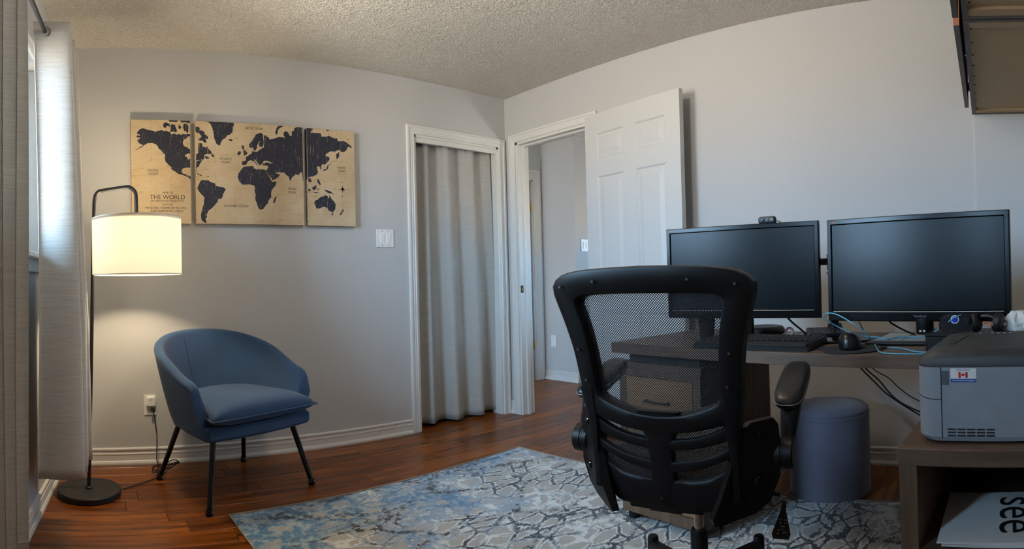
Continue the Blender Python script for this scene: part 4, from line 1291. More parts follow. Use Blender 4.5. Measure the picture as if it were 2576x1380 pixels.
rl_ = thing('tape_roll', 'small red and white tape roll standing beside the puck speaker', 'tape', (-.640, -2.468, DZ + .0195), math.radians(20))
b = B(); lathe(b, [(.0165, -.008), (.0195, -.007), (.0195, .007), (.0165, .008)], 40, Matrix.Rotation(PI / 2, 4, 'Y'), close=True); part('tape', b, plain('red_tape', (196, 44, 36), .5), rl_, smooth=True)
b = B(); lathe(b, [(.009, -.0085), (.0166, -.0085), (.0166, .0085), (.009, .0085)], 40, Matrix.Rotation(PI / 2, 4, 'Y'), close=True); part('core', b, M['paper'], rl_, smooth=True)
cn = thing('pen_cup', 'small dark tapered cup on the desk, seen through the chair mesh', 'cup', (-.795, -2.150, DZ))
b = B(); lathe(b, [(0, 0), (.028, 0), (.030, .004), (.037, .085), (.039, .088), (.034, .088), (.027, .008), (0, .008)], 32); part('cup', b, M['black_matte'], cn, smooth=True)
b = B(); tube(b, [(.008, 0, .01), (.02, .01, .10)], .004, 8); part('pen', b, M['black_rubber'], cn)
tb = thing('tablet', 'flat black tray tablet with two grey panels beside the monitor arm', 'tablet', (-.772, -3.000, DZ), DR)
obox('frame', -.165, .165, -.125, .125, .001, .013, M['black'], tb, bev=.005, seg=3)
for y0, y1 in ((-.105, -.003), (.003, .105)):
    obox('panel', -.120, .130, y0, y1, .0128, .0142, plain('grey_panel', (176, 178, 172), .5), tb)
bx = thing('black_box', 'low black box on the desk behind the printer', 'box', (-1.02, -3.245, DZ), DR)
obox('box_body', -.07, .07, -.14, .14, .001, .048, M['black'], bx, bev=.003)
obox('box_lid', -.072, .072, -.142, .142, .048, .060, M['black'], bx, bev=.003)
gc = thing('game_controller', 'black game controller with a blue button behind the printer', 'controller', (-1.075, -3.205, DZ + .060), math.radians(-92))
b = B()
ctl = [(-.055, .030), (-.03, .040), (.03, .040), (.055, .030), (.064, .0), (.058, -.02), (.04, -.012), (-.04, -.012), (-.058, -.02), (-.064, .0)]
prism(b, ctl, lambda x, z: (x, .030, .022 + z), lambda x, z: (x * .96, -.012, .022 + z * .95)); bmesh.ops.bevel(b, geom=b.edges[:], offset=.006, segments=3, affect='EDGES'); part('body', b, M['black'], gc, smooth=True)
b = B(); lathe(b, [(0, 0), (.011, 0), (.010, .004), (0, .005)], 28, Matrix.Translation((-.006, -.012, .044)) @ Matrix.Rotation(PI / 2, 4, 'X')); bb = part('guide_button', b, plain('bright_blue', (30, 66, 200), .35), gc, smooth=True)
b = B(); ring(b, Matrix.Translation((-.006, -.0125, .044)) @ Matrix.Rotation(PI / 2, 4, 'X'), .0122, .002, 28, 6); part('white_ring', b, M['plate'], bb)
b = B(); lathe(b, [(0, 0), (.007, 0), (.007, .008), (.010, .010), (.010, .013), (0, .014)], 20, Matrix.Translation((.034, -.012, .042)) @ Matrix.Rotation(PI / 2, 4, 'X')); part('thumb_stick', b, M['black_rubber'], gc, smooth=True)
hs = thing('headset', 'black headphones with an orange mark lying behind the printer', 'headphones', (-1.085, -3.305, DZ + .060), math.radians(-85))
b = B(); tube(b, [(.045 * math.cos(PI * k / 16) * 1.0, .004 * k, .012 + .038 * math.sin(PI * k / 16)) for k in range(17)], .0075, 10); part('headband', b, M['leather'], hs, smooth=True)
for sx in (-1, 1):
    b = B(); lathe(b, [(0, -.016), (.026, -.016), (.031, -.010), (.031, .006), (.024, .014), (0, .015)], 28, Matrix.Translation((sx * .036, .03 * (sx < 0) + .0, .031)) @ Matrix.Rotation(PI / 2 + .2 * sx, 4, 'Y') @ Matrix.Rotation(.4, 4, 'X')); ec = part('ear_cup', b, M['black_matte'], hs, smooth=True)
obox('orange_badge', .004, .020, -.024, -.018, .022, .034, plain('orange_badge', (206, 112, 70), .6), hs, bev=.002)
obox('orange_badge', -.014, -.002, -.022, -.017, .030, .038, plain('orange_badge2', (206, 112, 70), .6), hs, bev=.002)
tis = thing('tissue', 'crumpled white tissue beside the headphones at the right edge', 'tissue', (-1.04, -3.408, DZ + .060))
b = B()
rows = []
rs_ = random.Random(3)
for j in range(13):
    v = j / 12
    rows.append([((.042 + .010 * math.sin(5 * a + 3 * v)) * (1 - .62 * v ** 2.2) * math.cos(a) + rs_.uniform(-.003, .003), (.052 + .010 * math.cos(4 * a - 2 * v)) * (1 - .55 * v ** 2.2) * math.sin(a) + rs_.uniform(-.003, .003), .001 + .062 * v + rs_.uniform(-.003, .003) * v) for a in [2 * PI * i / 28 for i in range(28)]])
Vt = grid(b, rows, True); b.faces.new(Vt[-1]); b.faces.new(Vt[0][::-1]); part('sheet', b, M['paper'], tis, smooth=True)
b = B(); tube(b, [(-.03, .045, .022), (-.035, .066, .026), (-.04, .076, .024)], [.006, .005, .002], 8); part('corner', b, M['paper'], tis)

TEAL = plain('light_blue_cable', (96, 176, 208), .45)
cb_ = thing('usb_cable', 'light blue cable looping across the desk from the left monitor', 'cable', (0, 0, 0))
pA = [(-.880, -2.693, .856), (-.918, -2.721, .868), (-.950, -2.766, .866), (-.970, -2.825, .838), (-.950, -2.870, .800), (-.915, -2.890, .762), (-.948, -2.905, .754), (-1.060, -2.935, .7535), (-1.125, -2.965, .7535), (-1.145, -3.006, .7535), (-1.155, -3.10, .7535), (-1.14, -3.16, .7535)]
pB = [(-.880, -2.693, .856), (-.874, -2.704, .838), (-.846, -2.737, .813), (-.830, -2.790, .785), (-.790, -2.835, .768), (-.80, -2.862, .768), (-.834, -2.902, .768), (-.892, -2.938, .768), (-.84, -2.956, .768), (-.81, -2.985, .768), (-.83, -3.033, .769), (-.90, -3.07, .775), (-1.03, -3.12, .806), (-1.075, -3.165, .838), (-1.095, -3.20, .862), (-1.085, -3.22, .868)]
pC = [(-1.01, -2.955, .7535), (-1.005, -2.985, .7535), (-1.035, -3.022, .7535), (-1.10, -3.067, .7535), (-1.13, -3.13, .7535)]
for p in (pA, pB, pC):
    b = B(); tube(b, smooth_path(p, 6), .0022, 8); part('strand', b, TEAL, cb_, smooth=True)
b = B(); tube(b, [(-1.012, -2.957, .7560), (-1.016, -2.935, .7560)], .005, 8); part('connector', b, M['black_rubber'], cb_)
b = B(); tube(b, [(-1.016, -2.935, .7560), (-1.018, -2.922, .7560)], .003, 8); part('plug', b, M['steel'], cb_)
def cable(label, pts, r=.003, group='black cables'):
    b = B(); tube(b, smooth_path(pts, 6), r, 8)
    return tag(part('cable', b, M['black_rubber'], None, smooth=True), label, 'cable', group)
cable('black cable curving from the left monitor to the pole', [(-.800, -2.505, .87), (-.76, -2.513, .832), (-.69, -2.53, .790), (-.60, -2.54, .7545), (-.52, -2.58, .7540)], .004)
cable('black cable hanging below the right monitor down to the tablet', [(-.92, -2.945, .868), (-.90, -2.947, .838), (-.86, -2.97, .812), (-.78, -3.00, .782), (-.72, -3.02, .7650)], .0035)
cable('thin black cable behind the gap between the monitors', [(-.70, -2.66, 1.02), (-.62, -2.70, .93), (-.58, -2.74, .85), (-.62, -2.79, .770)], .002)
cable('lower of the black cables drooping behind the desk', [(-.18, -2.60, .62), (-.15, -2.669, .528), (-.15, -2.732, .465), (-.15, -2.801, .400), (-.15, -2.919, .323), (-.15, -3.05, .25), (-.10, -3.2, .16)], .004)
cable('second black cable drooping behind the desk, between the other two', [(-.18, -2.63, .62), (-.15, -2.693, .528), (-.15, -2.753, .475), (-.15, -2.831, .386), (-.15, -2.925, .331), (-.14, -3.05, .28), (-.09, -3.2, .20)], .004)
cable('thinnest and topmost of the cables drooping behind the desk', [(-.18, -2.66, .62), (-.15, -2.73, .528), (-.15, -2.804, .485), (-.15, -2.856, .436), (-.15, -2.931, .383), (-.14, -3.05, .33), (-.08, -3.2, .27)], .0026)

pf = thing('pouf', 'round grey-purple fabric pouf under the desk', 'pouf', (-.372, -2.555, 0))
PF = fabric('grey_purple_upholstery', (118, 114, 128), (92, 88, 102), 600)
b = B(); lathe(b, [(0, 0), (.184, 0), (.190, .006), (.190, .36), (.188, .366)], 64); part('side', b, PF, pf, smooth=True)
b = B(); lathe(b, [(.1885, .365), (.188, .385), (.176, .398), (.12, .408), (0, .412)], 64); part('top', b, PF, pf, smooth=True)
b = B(); ring(b, Matrix.Translation((0, 0, .366)), .1895, .003, 64, 6); part('piping', b, PF, pf, smooth=True)

# ================================================================== PRINTER STAND, PRINTER, PAPERS
TL = (-1.735, -3.108, 0)
st = thing('printer_stand', 'open-fronted walnut-look stand in the right corner carrying the printer', 'stand', TL, DR)
TZ = .640
obox('top_board', 0, .50, -.52, 0, TZ - .036, TZ, M['desk'], st, bev=.0012)
obox('side_panel', .004, .50, -.040, -.001, .002, TZ - .036, M['desk_v'], st, bev=.001)
obox('side_panel', .004, .50, -.52, -.481, .002, TZ - .036, M['desk_v'], st, bev=.001)
obox('shelf', .004, .49, -.481, -.040, .395, .424, M['desk'], st, bev=.001)
obox('shelf', .004, .49, -.481, -.040, .06, .089, M['desk'], st, bev=.001)
obox('back_board', .485, .494, -.481, -.040, .06, TZ - .036, M['desk_v'], st)
GREY = plain('grey_printer_plastic', (140, 147, 156), .5, var=.05, bump=.35, bscale=1300, bdist=.0004)
DGREY = plain('charcoal_printer_plastic', (58, 60, 63), .55, var=.08, bump=.35, bscale=1300, bdist=.0004)
pr = thing('printer', 'grey laser printer with a charcoal lid and a flag sticker', 'printer', (-1.735, -3.108, TZ), DR)
# local: x away from the camera, -y to the right; the printer's front is the rounded +y end
px0, px1, py0, py1 = .040, .395, -.410, -.035
def roundish(x0, x1, y0, y1, r, n=6):
    pts = [(x0, y0), (x1, y0)]
    for k in range(n + 1):
        a = PI / 2 * k / n
        pts.append((x1 - r + r * math.cos(a), y1 - r + r * math.sin(a)))
    for k in range(n + 1):
        a = PI / 2 * k / n
        pts.append((x0 + r - r * math.sin(a), y1 - r + r * math.cos(a)))
    return pts
b = B()
OUT = roundish(px0, px1, py0, py1, .040)
prism(b, OUT, lambda x, y: (px0 + (x - px0) * .985 + .003, y - .012 * (y > -.1), .006), lambda x, y: (x, y, .016))
prism(b, OUT, lambda x, y: (x, y, .016), lambda x, y: (x, y, .166))
bmesh.ops.remove_doubles(b, verts=b.verts[:], dist=.0003)
part('body', b, GREY, pr, smooth=True)
b = B()
levels = [(.166, 1.0, 0), (.172, 1.004, 0), (.186, .985, .004), (.200, .93, .012), (.204, .86, .02)]
cx, cy = (px0 + px1) / 2, (py0 + py1) / 2
rows = [[(cx + (x - cx) * s, cy + (y - cy) * s - d * (y > cy), z) for x, y in OUT] for z, s, d in levels]
V = grid(b, rows, True); b.faces.new(V[-1]); b.faces.new(V[0][::-1])
part('lid', b, DGREY, pr, smooth=True)
# seams of the tray and front cover
SEAM = plain('dark_gap', (26, 28, 30), .7)
obox('seam', px0 - .0006, px0 + .002, -.092, -.0898, .012, .166, SEAM, pr)
b = B(); tube(b, [(px0 - .0004, -.091, .0965), (px0 - .0004, -.075, .0965)] + [(px0 + .040 - .0404 * math.sin(PI / 2 * (1 - k / 6)), -.035 - .040 + .0404 * math.cos(PI / 2 * (1 - k / 6)), .0965 + .0012 * k) for k in range(7)] + [(px0 + .2, -.0346, .104)], .0009, 6); part('seam', b, SEAM, pr)
b = B(); tube(b, [(px0 + .004, -.092, .172), (px0 + .030, -.095, .2015), (px0 + .12, -.108, .2046), (px0 + .25, -.120, .2046)], .0012, 6); part('seam', b, SEAM, pr)
for dx in (.11, .165):
    b = B(); tube(b, [(px0 + dx, -.060, .2005), (px0 + dx, -.100, .2046)], .0008, 6); part('seam', b, SEAM, pr)
obox('grip_notch', px0 - .0008, px0 + .001, -.108, -.0925, .128, .158, plain('recess_grey', (84, 90, 97), .6), pr, bev=.0003)
for zz in (.0, 1.0):
    pass
for r_ in range(3):
    for c_ in range(5):
        obox('vent_slot', px0 - .0007, px0 + .001, -.103 - .021 * c_ - .018, -.103 - .021 * c_, .017 + .0068 * r_, .0205 + .0068 * r_, SEAM, pr)
for r_ in range(9):
    obox('side_vent', px0 - .0007, px0 + .001, -.315, -.268, .068 + .0092 * r_, .0722 + .0092 * r_, SEAM, pr)
b = B(); prism(b, [(-.272, .062), (-.258, .062), (-.258, .157), (-.272, .157)], lambda y, z: (px0 + .0004, y, z), lambda y, z: (px0 - .0012, y, z)); part('vent_frame', b, GREY, pr)
b = B(); tube(b, [(px0 + .05, -.268, .2030), (px0 + .20, -.280, .2046)], .001, 6); part('seam', b, SEAM, pr)
obox('thumb_recess', px0 + .10, px0 + .125, -.312, -.282, .2036, .2050, SEAM, pr, bev=.0005)
for k in range(6):
    obox('indicator_light', px1 - .055, px1 - .048, -.150 - .016 * k, -.143 - .016 * k, .2040, .2052, plain('led_green', (40, 140, 90), .4) if k == 1 else SILVER, pr)
sk = bpy.data.objects.new('sticker', None)
lab = obox('sticker', px0 - .0007, px0 - .0001, -.168, -.112, .134, .164, M['paper'], pr, bev=.0002)
obox('blue_band', px0 - .0010, px0 - .0004, -.1678, -.1122, .1342, .1415, plain('sticker_blue', (28, 84, 170), .5), lab)
RED = plain('flag_red', (198, 36, 36), .5)
for y0, y1 in ((-.1495, -.1445), (-.1345, -.1295)):
    obox('flag_bar', px0 - .0010, px0 - .0004, y0, y1, .1435, .1562, RED, lab)
b = B()
leaf = [(0, -.0045), (.0006, -.0018), (.0036, -.0026), (.003, -.001), (.0046, .0004), (.003, .0012), (.0032, .0026), (.0016, .0022), (.0012, .0036), (0, .0048), (-.0012, .0036), (-.0016, .0022), (-.0032, .0026), (-.003, .0012), (-.0046, .0004), (-.003, -.001), (-.0036, -.0026), (-.0006, -.0018)]
prism(b, leaf, lambda a, z: (px0 - .0004, -.1395 + a, .1498 + z), lambda a, z: (px0 - .0010, -.1395 + a, .1498 + z)); part('maple_leaf', b, RED, lab)
text_mesh('sticker_lettering', 'QUESTIONS?', .031, plain('sticker_grey', (92, 104, 150), .6), lab, (px0 - .0009, -.1395, .1598), (PI / 2, 0, -PI / 2), .0003)
text_mesh('sticker_lettering', 'www.brother.ca/support', .050, M['paper'], lab, (px0 - .0012, -.140, .1379), (PI / 2, 0, -PI / 2), .0003)

pp = thing('paper_stack', 'stack of white papers lettered see inside the printer stand', 'papers', (-1.735, -3.108, .424), DR)
for k in range(5):
    a = [.0, .03, -.025, .015, .05][k]
    bm = B()
    box(bm, -.135, .135, -.16, .16, 0, .0022)
    bmesh.ops.transform(bm, matrix=Matrix.Translation((.16, -.245 + .004 * k, .0005 + .0024 * k)) @ Matrix.Rotation(a, 4, 'Z'), verts=bm.verts[:])
    part('sheet', bm, M['paper'], pp)
text_mesh('lettering', 'see', .19, M['ink'], pp, (.165, -.232, .0130), (0, 0, PI + .06), .0003, .064)

# ================================================================== HANGING CABINETS
CW = wood('grey_brown_cabinet', (52, 43, 40), (94, 78, 72), 'X', .5)
RAW = plain('raw_particle_board', (188, 164, 130), .85, var=.06, scale=120, bump=.3, bscale=500)
LIT_EDGE = plain('red_lit_edge_band', (176, 112, 78), .45)  # edge banding; the reddish light on it is put into the colour
CZ = 1.802
def cabinet(label, x0, x1, doors):
    t = thing('wall_cabinet', label, 'cabinet', (x0, -3.569, CZ), 0, 'hanging wall cabinets')
    L, D_, Hc = x1 - x0, .318, .50
    obox('end_panel', 0, .018, 0, D_, 0, Hc, CW, t, bev=.001)
    obox('end_panel', L - .018, L, 0, D_, 0, Hc, CW, t, bev=.001)
    obox('front_rail', .018, L - .018, D_ - .018, D_, 0, .06, CW, t)
    obox('bottom_board', .018, L - .018, .0, D_ - .018, .012, .028, RAW, t)
    obox('rail', L - .062, L - .018, .0, D_ - .018, .002, .012, RAW, t)
    obox('rail', .018, .062, .0, D_ - .018, .002, .012, RAW, t)
    obox('top_board', .018, L - .018, 0, D_, Hc - .018, Hc, CW, t)
    for k in range(9):
        b = B(); lathe(b, [(0, -.001), (.004, -.001), (.004, .001), (0, .001)], 10, Matrix.Translation((.09 + k * (L - .18) / 8, D_ - .024, .0115)))
        part('dowel_cap', b, SEAM, t)
    for d0, d1, ang in doors:
        dd = obox('door', d0, d1, D_ + .012, D_ + .031, -.006, Hc - .004, CW, t, bev=.001)
        obox('edge_band', d0 - .0008, d0 + .0006, D_ + .0118, D_ + .0312, -.006, Hc - .004, LIT_EDGE, dd)
        b = B(); box(b, d1 - .05, d1 - .03, D_ - .012, D_ + .013, .06, .10, .002); part('hinge', b, M['steel'], dd)
    return t
cabinet('hanging grey-brown cabinet in the far right corner above the desk', -1.125, -.031, [(.018, .492, 0), (.496, .945, 0)])
cabinet('hanging grey-brown cabinet nearer the camera, at the top right edge', -2.225, -1.131, [(.10, .53, 0), (.535, 1.064, 0)])

# ================================================================== OFFICE CHAIR
AL = math.radians(79)
HUB = (-1.479, -2.478, 0)
oc = thing('office_chair', 'black mesh-back office chair with flip-up arms in front of the desk', 'office chair', HUB, -AL)
def yb_(s, z):
    t = max(0.0, (z - .45) / .6)
    return -.25 - .13 * t ** 1.3 + .45 * s * s
def bandloop(bm, outer, inner, d0, d1, closed=True, bulge=.008):
    """ring of rounded section between two (s, z) loops lying on the curved back"""
    sec = [(0, .0, 'f'), (0, .72, 'm'), (.05, .93, 'b'), (.14, 1.0, 'b'), (.5, 1.03, 'b'), (.86, 1.0, 'b'), (.95, .93, 'b'), (1, .72, 'm'), (1, 0, 'f')]
    rows = []
    for (so, zo), (si, zi) in zip(outer, inner):
        r = []
        for t, k, _ in sec:
            s, z = so + (si - so) * t, zo + (zi - zo) * t
            r.append((s, yb_(s, z) + d1 - (d1 + d0) * k / 1.0, z))
        rows.append(r)
    V = grid(bm, rows + ([rows[0]] if False else []), False)
    k = len(sec)
    n = len(V)
    if closed:
        for i in range(k - 1):
            bm.faces.new((V[-1][i], V[-1][i + 1], V[0][i + 1], V[0][i]))
    for i in range(n if closed else n - 1):
        A, C = V[i], V[(i + 1) % n]
        bm.faces.new((A[0], A[-1], C[-1], C[0]))
    if not closed:
        bm.faces.new(V[0]); bm.faces.new(V[-1][::-1])
def resample(pts, n):
    P = smooth_path([(a, b, 0) for a, b in pts], 8)
    L = [0]
    for p, q in zip(P, P[1:]):
        L.append(L[-1] + (q - p).length)
    out = []
    j = 0
    for i in range(n):
        d = L[-1] * i / (n - 1)
        while j < len(L) - 2 and L[j + 1] < d:
            j += 1
        u = (d - L[j]) / max(1e-9, L[j + 1] - L[j])
        q = P[j].lerp(P[j + 1], u)
        out.append((q.x, q.y))
    return out
# half outlines from the top centre down the right side to the bottom centre
ho = resample([(0, 1.046), (.12, 1.043), (.20, 1.036), (.240, 1.024), (.262, 1.000), (.258, .970), (.236, .895), (.222, .830), (.214, .750), (.208, .690), (.198, .672), (.14, .652), (.07, .638), (0, .633)], 40)
hi = resample([(0, .981), (.10, .980), (.165, .976), (.188, .965), (.189, .950), (.174, .890), (.165, .810), (.163, .750), (.160, .722), (.148, .712), (.11, .697), (.06, .684), (0, .680)], 40)
def mir(h):
    return h + [(-s, z) for s, z in h[-2:0:-1]]
b = B(); bandloop(b, mir(ho), mir(hi), .016, .034)
part('back_frame', b, M['black'], oc, smooth=True)
# lower shell: slats, spine, side columns, bottom plate
def curve(pts, n=25):
    h = resample(pts, (n + 1) // 2)
    return [(-s, z) for s, z in h[:0:-1]] + h
bars = [([(0, .615), (.10, .628), (.165, .655), (.205, .690)], [(0, .586), (.10, .600), (.165, .618), (.204, .640)]),
        ([(0, .558), (.10, .572), (.165, .597), (.202, .625)], [(0, .530), (.09, .544), (.15, .566), (.200, .585)]),
        ([(0, .510), (.10, .516), (.15, .535), (.198, .560)], [(0, .437), (.09, .438), (.135, .444), (.186, .490)])]
for up, lo in bars:
    b = B(); bandloop(b, curve(up), curve(lo), .012, .006, closed=False)
    part('lumbar_slat', b, M['black'], oc, smooth=True)
b = B()
zz = [.45, .50, .55, .60, .65, .69]
bandloop(b, [(-.032 - .03 * max(0, (z - .6) / .1), z) for z in zz], [(.032 + .03 * max(0, (z - .6) / .1), z) for z in zz], .0125, .008, closed=False)
part('spine', b, M['black'], oc, smooth=True)
for s in (-1, 1):
    b = B()
    zz = [.47, .52, .58, .64, .69, .74]
    bandloop(b, [(s * (.197 + .012 * ((z - .55) / .15) ** 2), z) for z in zz], [(s * (.176 - .006 * (z > .6)), z) for z in zz], .020, .026, closed=False)
    part('side_column', b, M['black'], oc, smooth=True)
# mesh cloth
def _mesh():
    n = N('chair_mesh_cloth')
    tc = n.n('TexCoord')
    mp = n.n('Mapping'); mp.inputs['Rotation'].default_value = (0, PI / 4, 0); mp.inputs['Scale'].default_value = (215, 215, 215)
    n.l(tc.outputs['Object'], mp.inputs[0])
    sx = n.n('SeparateXYZ'); n.l(mp.outputs[0], sx.inputs[0])
    def hole(o):
        return n.math('ABSOLUTE', n.math('SUBTRACT', n.math('FRACT', o), .5))
    r = n.math('ADD', n.math('POWER', hole(sx.outputs[0]), 2.0), n.math('POWER', hole(sx.outputs[2]), 2.0))
    h = n.math('LESS_THAN', r, .125)
    n.set((20, 20, 22), .7)
    tr = n.n('BsdfTransparent')
    ms = n.n('MixShader')
    n.l(h, ms.inputs[0]); n.l(n.b.outputs[0], ms.inputs[1]); n.l(tr.outputs[0], ms.inputs[2]); n.l(ms.outputs[0], n.out.inputs[0])
    return n.m
b = B()
rows = []
for j in range(33):
    z = .448 + (1.000 - .448) * j / 32
    hw = .205 if z > .7 else .19
    if z > .78:
        hw = .205 + .025 * (z - .78) / .22
    rows.append([(s, yb_(s, z) + .012, z) for s in [-hw + 2 * hw * i / 24 for i in range(25)]])
grid(b, rows)
part('mesh_panel', b, _mesh(), oc, smooth='all', flip=False)
# screw caps on the frame
for s, z in ((-.225, 1.00), (.225, 1.00), (-.12, 1.012), (.12, 1.012), (-.197, .84), (.197, .84), (-.186, .76), (.186, .76), (0, .47)):
    b = B(); lathe(b, [(0, -.001), (.0045, -.001), (.0035, .0015), (0, .001)], 12, Matrix.Translation((s, yb_(s, z) - .0245, z)) @ Matrix.Rotation(PI / 2, 4, 'X'))
    part('screw', b, M['black_matte'], oc)
# seat
b = B()
sw = [(-.235, -.20), (-.252, -.10), (-.256, .05), (-.245, .19), (-.20, .245), (-.10, .262), (0, .265), (.10, .262), (.20, .245), (.245, .19), (.256, .05), (.252, -.10), (.235, -.20), (.15, -.225), (0, -.23), (-.15, -.225)]
lv = [(.435, .93), (.445, .99), (.468, 1.0), (.488, 1.0), (.502, .985), (.513, .93), (.518, .80), (.517, .4)]
rows = [[(x * s, y * s, z) for x, y in sw] for z, s in lv]
V = grid(b, rows, True); b.faces.new(V[-1]); b.faces.new(V[0][::-1])
seat = part('seat', b, fabric('black_seat_cloth', (26, 26, 28), (16, 16, 18), 500), oc, smooth='all')
b = B(); tube(b, [(x * 1.004, y * 1.004, .489) for x, y in sw], .0011, 6, closed=True)
part('stitching', b, M['thread'], seat)
b = B()
box(b, -.22, .22, -.19, .22, .424, .438, .006); part('seat_pan', b, M['black'], oc, smooth=True)
b = B(); box(b, -.085, .085, -.12, .12, .375, .426, .012); part('tilt_mechanism', b, M['black_matte'], oc, smooth=True)
b = B(); box(b, -.045, .045, -.255, -.10, .425, .438, .004); box(b, -.10, .10, -.255, -.232, .428, .47, .006); part('back_bracket', b, M['black'], oc, smooth=True)
b = B(); tube(b, [(0, 0, .27), (0, 0, .40)], .0145, 20); part('gas_piston', b, M['steel'], oc, smooth=True)
b = B(); lathe(b, [(0, .06), (.034, .06), (.034, .11), (.026, .13), (.0255, .272), (.023, .278), (0, .278)], 32); part('gas_sleeve', b, M['black'], oc, smooth=True)
SB = math.radians(14)
for k in range(5):
    a = SB + PI / 2 + PI / 5 + 2 * PI * k / 5
    d = Vector((math.cos(a), math.sin(a), 0)); e = Vector((-d.y, d.x, 0))
    b = B()
    rows = []
    for t, w_, zt, zb in ((.02, .030, .155, .095), (.10, .028, .149, .097), (.20, .024, .138, .099), (.29, .019, .126, .099), (.315, .014, .121, .101)):
        c = d * t
        rows.append([tuple(c + e * w_ + Vector((0, 0, zb))), tuple(c + e * w_ + Vector((0, 0, zt - .010))), tuple(c + e * w_ * .55 + Vector((0, 0, zt))), tuple(c - e * w_ * .55 + Vector((0, 0, zt))), tuple(c - e * w_ + Vector((0, 0, zt - .010))), tuple(c - e * w_ + Vector((0, 0, zb)))])
    V = grid(b, rows, True); b.faces.new(V[0]); b.faces.new(V[-1][::-1])
    lg = part('base_leg', b, M['black'], oc, smooth=True)
    tip = d * .305
    b = B(); lathe(b, [(0, .082), (.017, .082), (.019, .090), (.019, .132), (.016, .140), (.008, .143), (0, .143)], 20, Matrix.Translation(tip)); part('leg_cap', b, M['black'], lg, smooth=True)
    ct = tip + Vector((.012 * math.cos(k * 2.1), .012 * math.sin(k * 2.1), .038))
    ax = Matrix.Rotation(k * 2.1, 4, 'Z') @ Matrix.Rotation(PI / 2, 4, 'Y')
    b = B()
    for off in (-.013, .013):
        lathe(b, [(0, -.009), (.020, -.009), (.0255, -.005), (.0255, .005), (.020, .009), (0, .009)], 24, Matrix.Translation(ct - Vector((0, 0, .0005))) @ ax @ Matrix.Translation((0, 0, off)))
    tube(b, [tuple(ct), tuple(ct + Vector((0, 0, .055)))], .008, 8)
    part('caster', b, M['black_rubber'], lg, smooth=True)
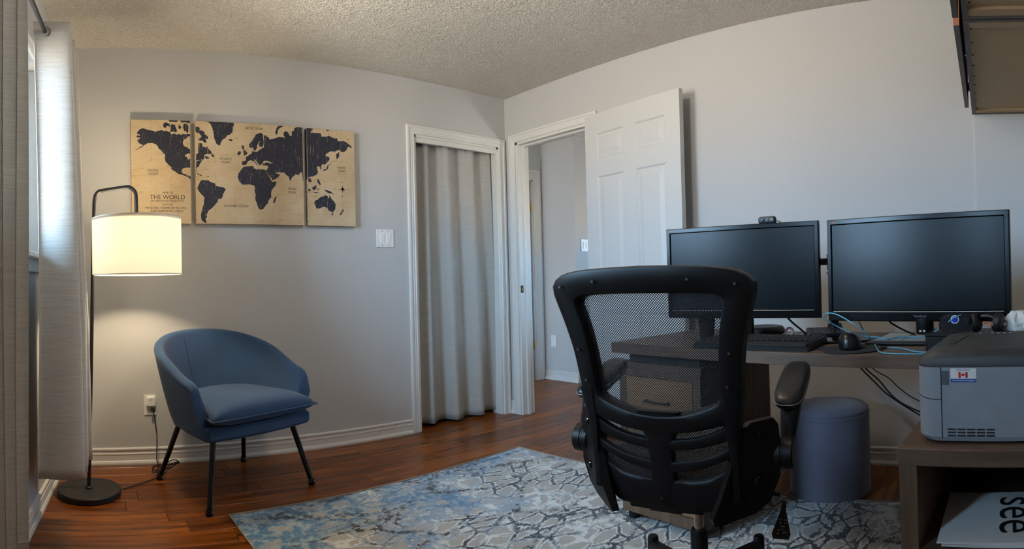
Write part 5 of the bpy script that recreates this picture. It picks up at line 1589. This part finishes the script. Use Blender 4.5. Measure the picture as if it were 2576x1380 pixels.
# arms: angled side plate with two bolts, pivot drum, tapered post, padded rest
for s in (-1, 1):
    side = Vector((s * .72, .69, 0)).normalized()
    nrm = Vector((s * .69, -.72, 0)).normalized()
    org = Vector((s * .205, -.235, 0))
    outl = [(.012, .657), (.078, .660), (.092, .642), (.097, .600), (.094, .510), (.078, .450), (.045, .424), (-.045, .415), (-.068, .419), (-.079, .436), (-.072, .485), (-.036, .580), (-.004, .645)]
    b = B()
    bend = lambda u, z: org + side * u + Vector((0, 0, z)) + Vector((-s * .10, .03, 0)) * max(0, (.50 - z) / .10) ** 1.4 * .35
    prism(b, outl, lambda u, z: bend(u, z) - nrm * .010, lambda u, z: bend(u, z) + nrm * .010)
    bmesh.ops.bevel(b, geom=[e for e in b.edges if len(e.link_faces) == 2 and e.calc_face_angle(0) > .5], offset=.004, segments=2, affect='EDGES')
    ap = part('arm_plate', b, M['black'], oc, smooth=True)
    for u, z in ((.042, .628), (.028, .512)):
        c = bend(u, z) + nrm * .009
        b = B(); lathe(b, [(0, 0), (.0115, 0), (.0115, .003), (.009, .0055), (0, .0065)], 20, Matrix.Translation(c) @ nrm.to_track_quat('Z', 'Y').to_matrix().to_4x4()); part('bolt', b, M['black_gloss'], ap, smooth=True)
    ctr = Vector((s * .285, -.150, .560))
    b = B()
    lathe(b, [(0, -.022), (.036, -.022), (.040, -.018), (.040, -.004), (.038, -.002), (.038, .002), (.040, .004), (.040, .024), (.036, .028), (0, .028)], 32, Matrix.Translation(ctr) @ Matrix.Rotation(s * PI / 2, 4, 'Y')); part('pivot', b, M['black'], oc, smooth=True)
    b = B()
    rows = []
    for t in range(7):
        v = t / 6
        c = Vector((s * (.292 + .004 * v), -.150 + .075 * v, .555 + .110 * v))
        wx, wy = .016 + .012 * v, .026 + .022 * v ** 2
        rows.append([(c.x + wx * math.cos(2 * PI * i / 16), c.y + wy * math.sin(2 * PI * i / 16), c.z) for i in range(16)])
    V = grid(b, rows, True); b.faces.new(V[0][::-1]); b.faces.new(V[-1]); part('arm_post', b, M['black'], oc, smooth='all')
    MA = Matrix.Translation((s * .294, -.015, .712)) @ Matrix.Rotation(math.radians(14), 4, 'X')
    b = B()
    po_ = []
    for k in range(40):
        a = 2 * PI * k / 40
        cx_, sy_ = math.cos(a), math.sin(a)
        po_.append((.042 * abs(cx_) ** .55 * (1 if cx_ >= 0 else -1), .132 * abs(sy_) ** .62 * (1 if sy_ >= 0 else -1)))
    rows = [[(x * q, y * (q * .6 + .4 * q), z) for x, y in po_] for z, q in ((-.022, .70), (-.020, .88), (-.010, .98), (0, 1.0), (.008, .985), (.016, .90), (.020, .70), (.0215, .3))]
    V = grid(b, rows, True); b.faces.new(V[0][::-1]); b.faces.new(V[-1])
    bmesh.ops.transform(b, matrix=MA, verts=b.verts[:])
    pd = part('arm_pad', b, M['leather'], oc, smooth='all')
    b = B(); tube(b, [tuple(MA @ Vector((x * 1.003, y * 1.003, .0))) for x, y in po_], .0009, 6, closed=True); part('stitching', b, M['thread'], pd)
# hanging care tag on the height lever
b = B(); tube(b, [(.08, -.02, .410), (.20, -.03, .412), (.252, -.04, .408)], .005, 8); part('lever', b, M['black'], oc, smooth=True)
b = B(); tube(b, [(.252, -.04, .408), (.262, -.05, .400), (.266, -.055, .396)], .001, 5); part('tag_string', b, M['thread'], oc)
b = B()
tg = [(-.004, 0), (.004, 0), (.008, -.028), (.026, -.090), (.022, -.104), (-.022, -.104), (-.026, -.090), (-.008, -.028)]
TM = Matrix.Translation((.266, -.055, .398)) @ Matrix.Rotation(AL - math.radians(66), 4, 'Z') @ Matrix.Rotation(.12, 4, 'Y')
prism(b, tg, lambda x, z: TM @ Vector((x, -.0006, z)), lambda x, z: TM @ Vector((x, .0006, z))); tgo = part('care_tag', b, plain('black_card', (22, 24, 26), .5), oc)
b = B()
for i, (x, z, w_) in enumerate(((-.010, -.050, .007), (.004, -.050, .010), (-.008, -.058, .006), (.006, -.058, .007), (-.004, -.068, .012), (-.010, -.078, .005), (0, -.076, .004), (.004, -.084, .009), (-.012, -.088, .006))):
    for q in (-.0009,):
        vs = [bm_v for bm_v in ()]
        prism(b, [(x, z), (x + w_, z), (x + w_, z - .002), (x, z - .002)], lambda a, c: TM @ Vector((a, -.0006, c)), lambda a, c: TM @ Vector((a, q, c)))
o = part('tag_print', b, plain('tag_white', (190, 192, 196), .6), tgo)
o['kind'] = 'stuff'
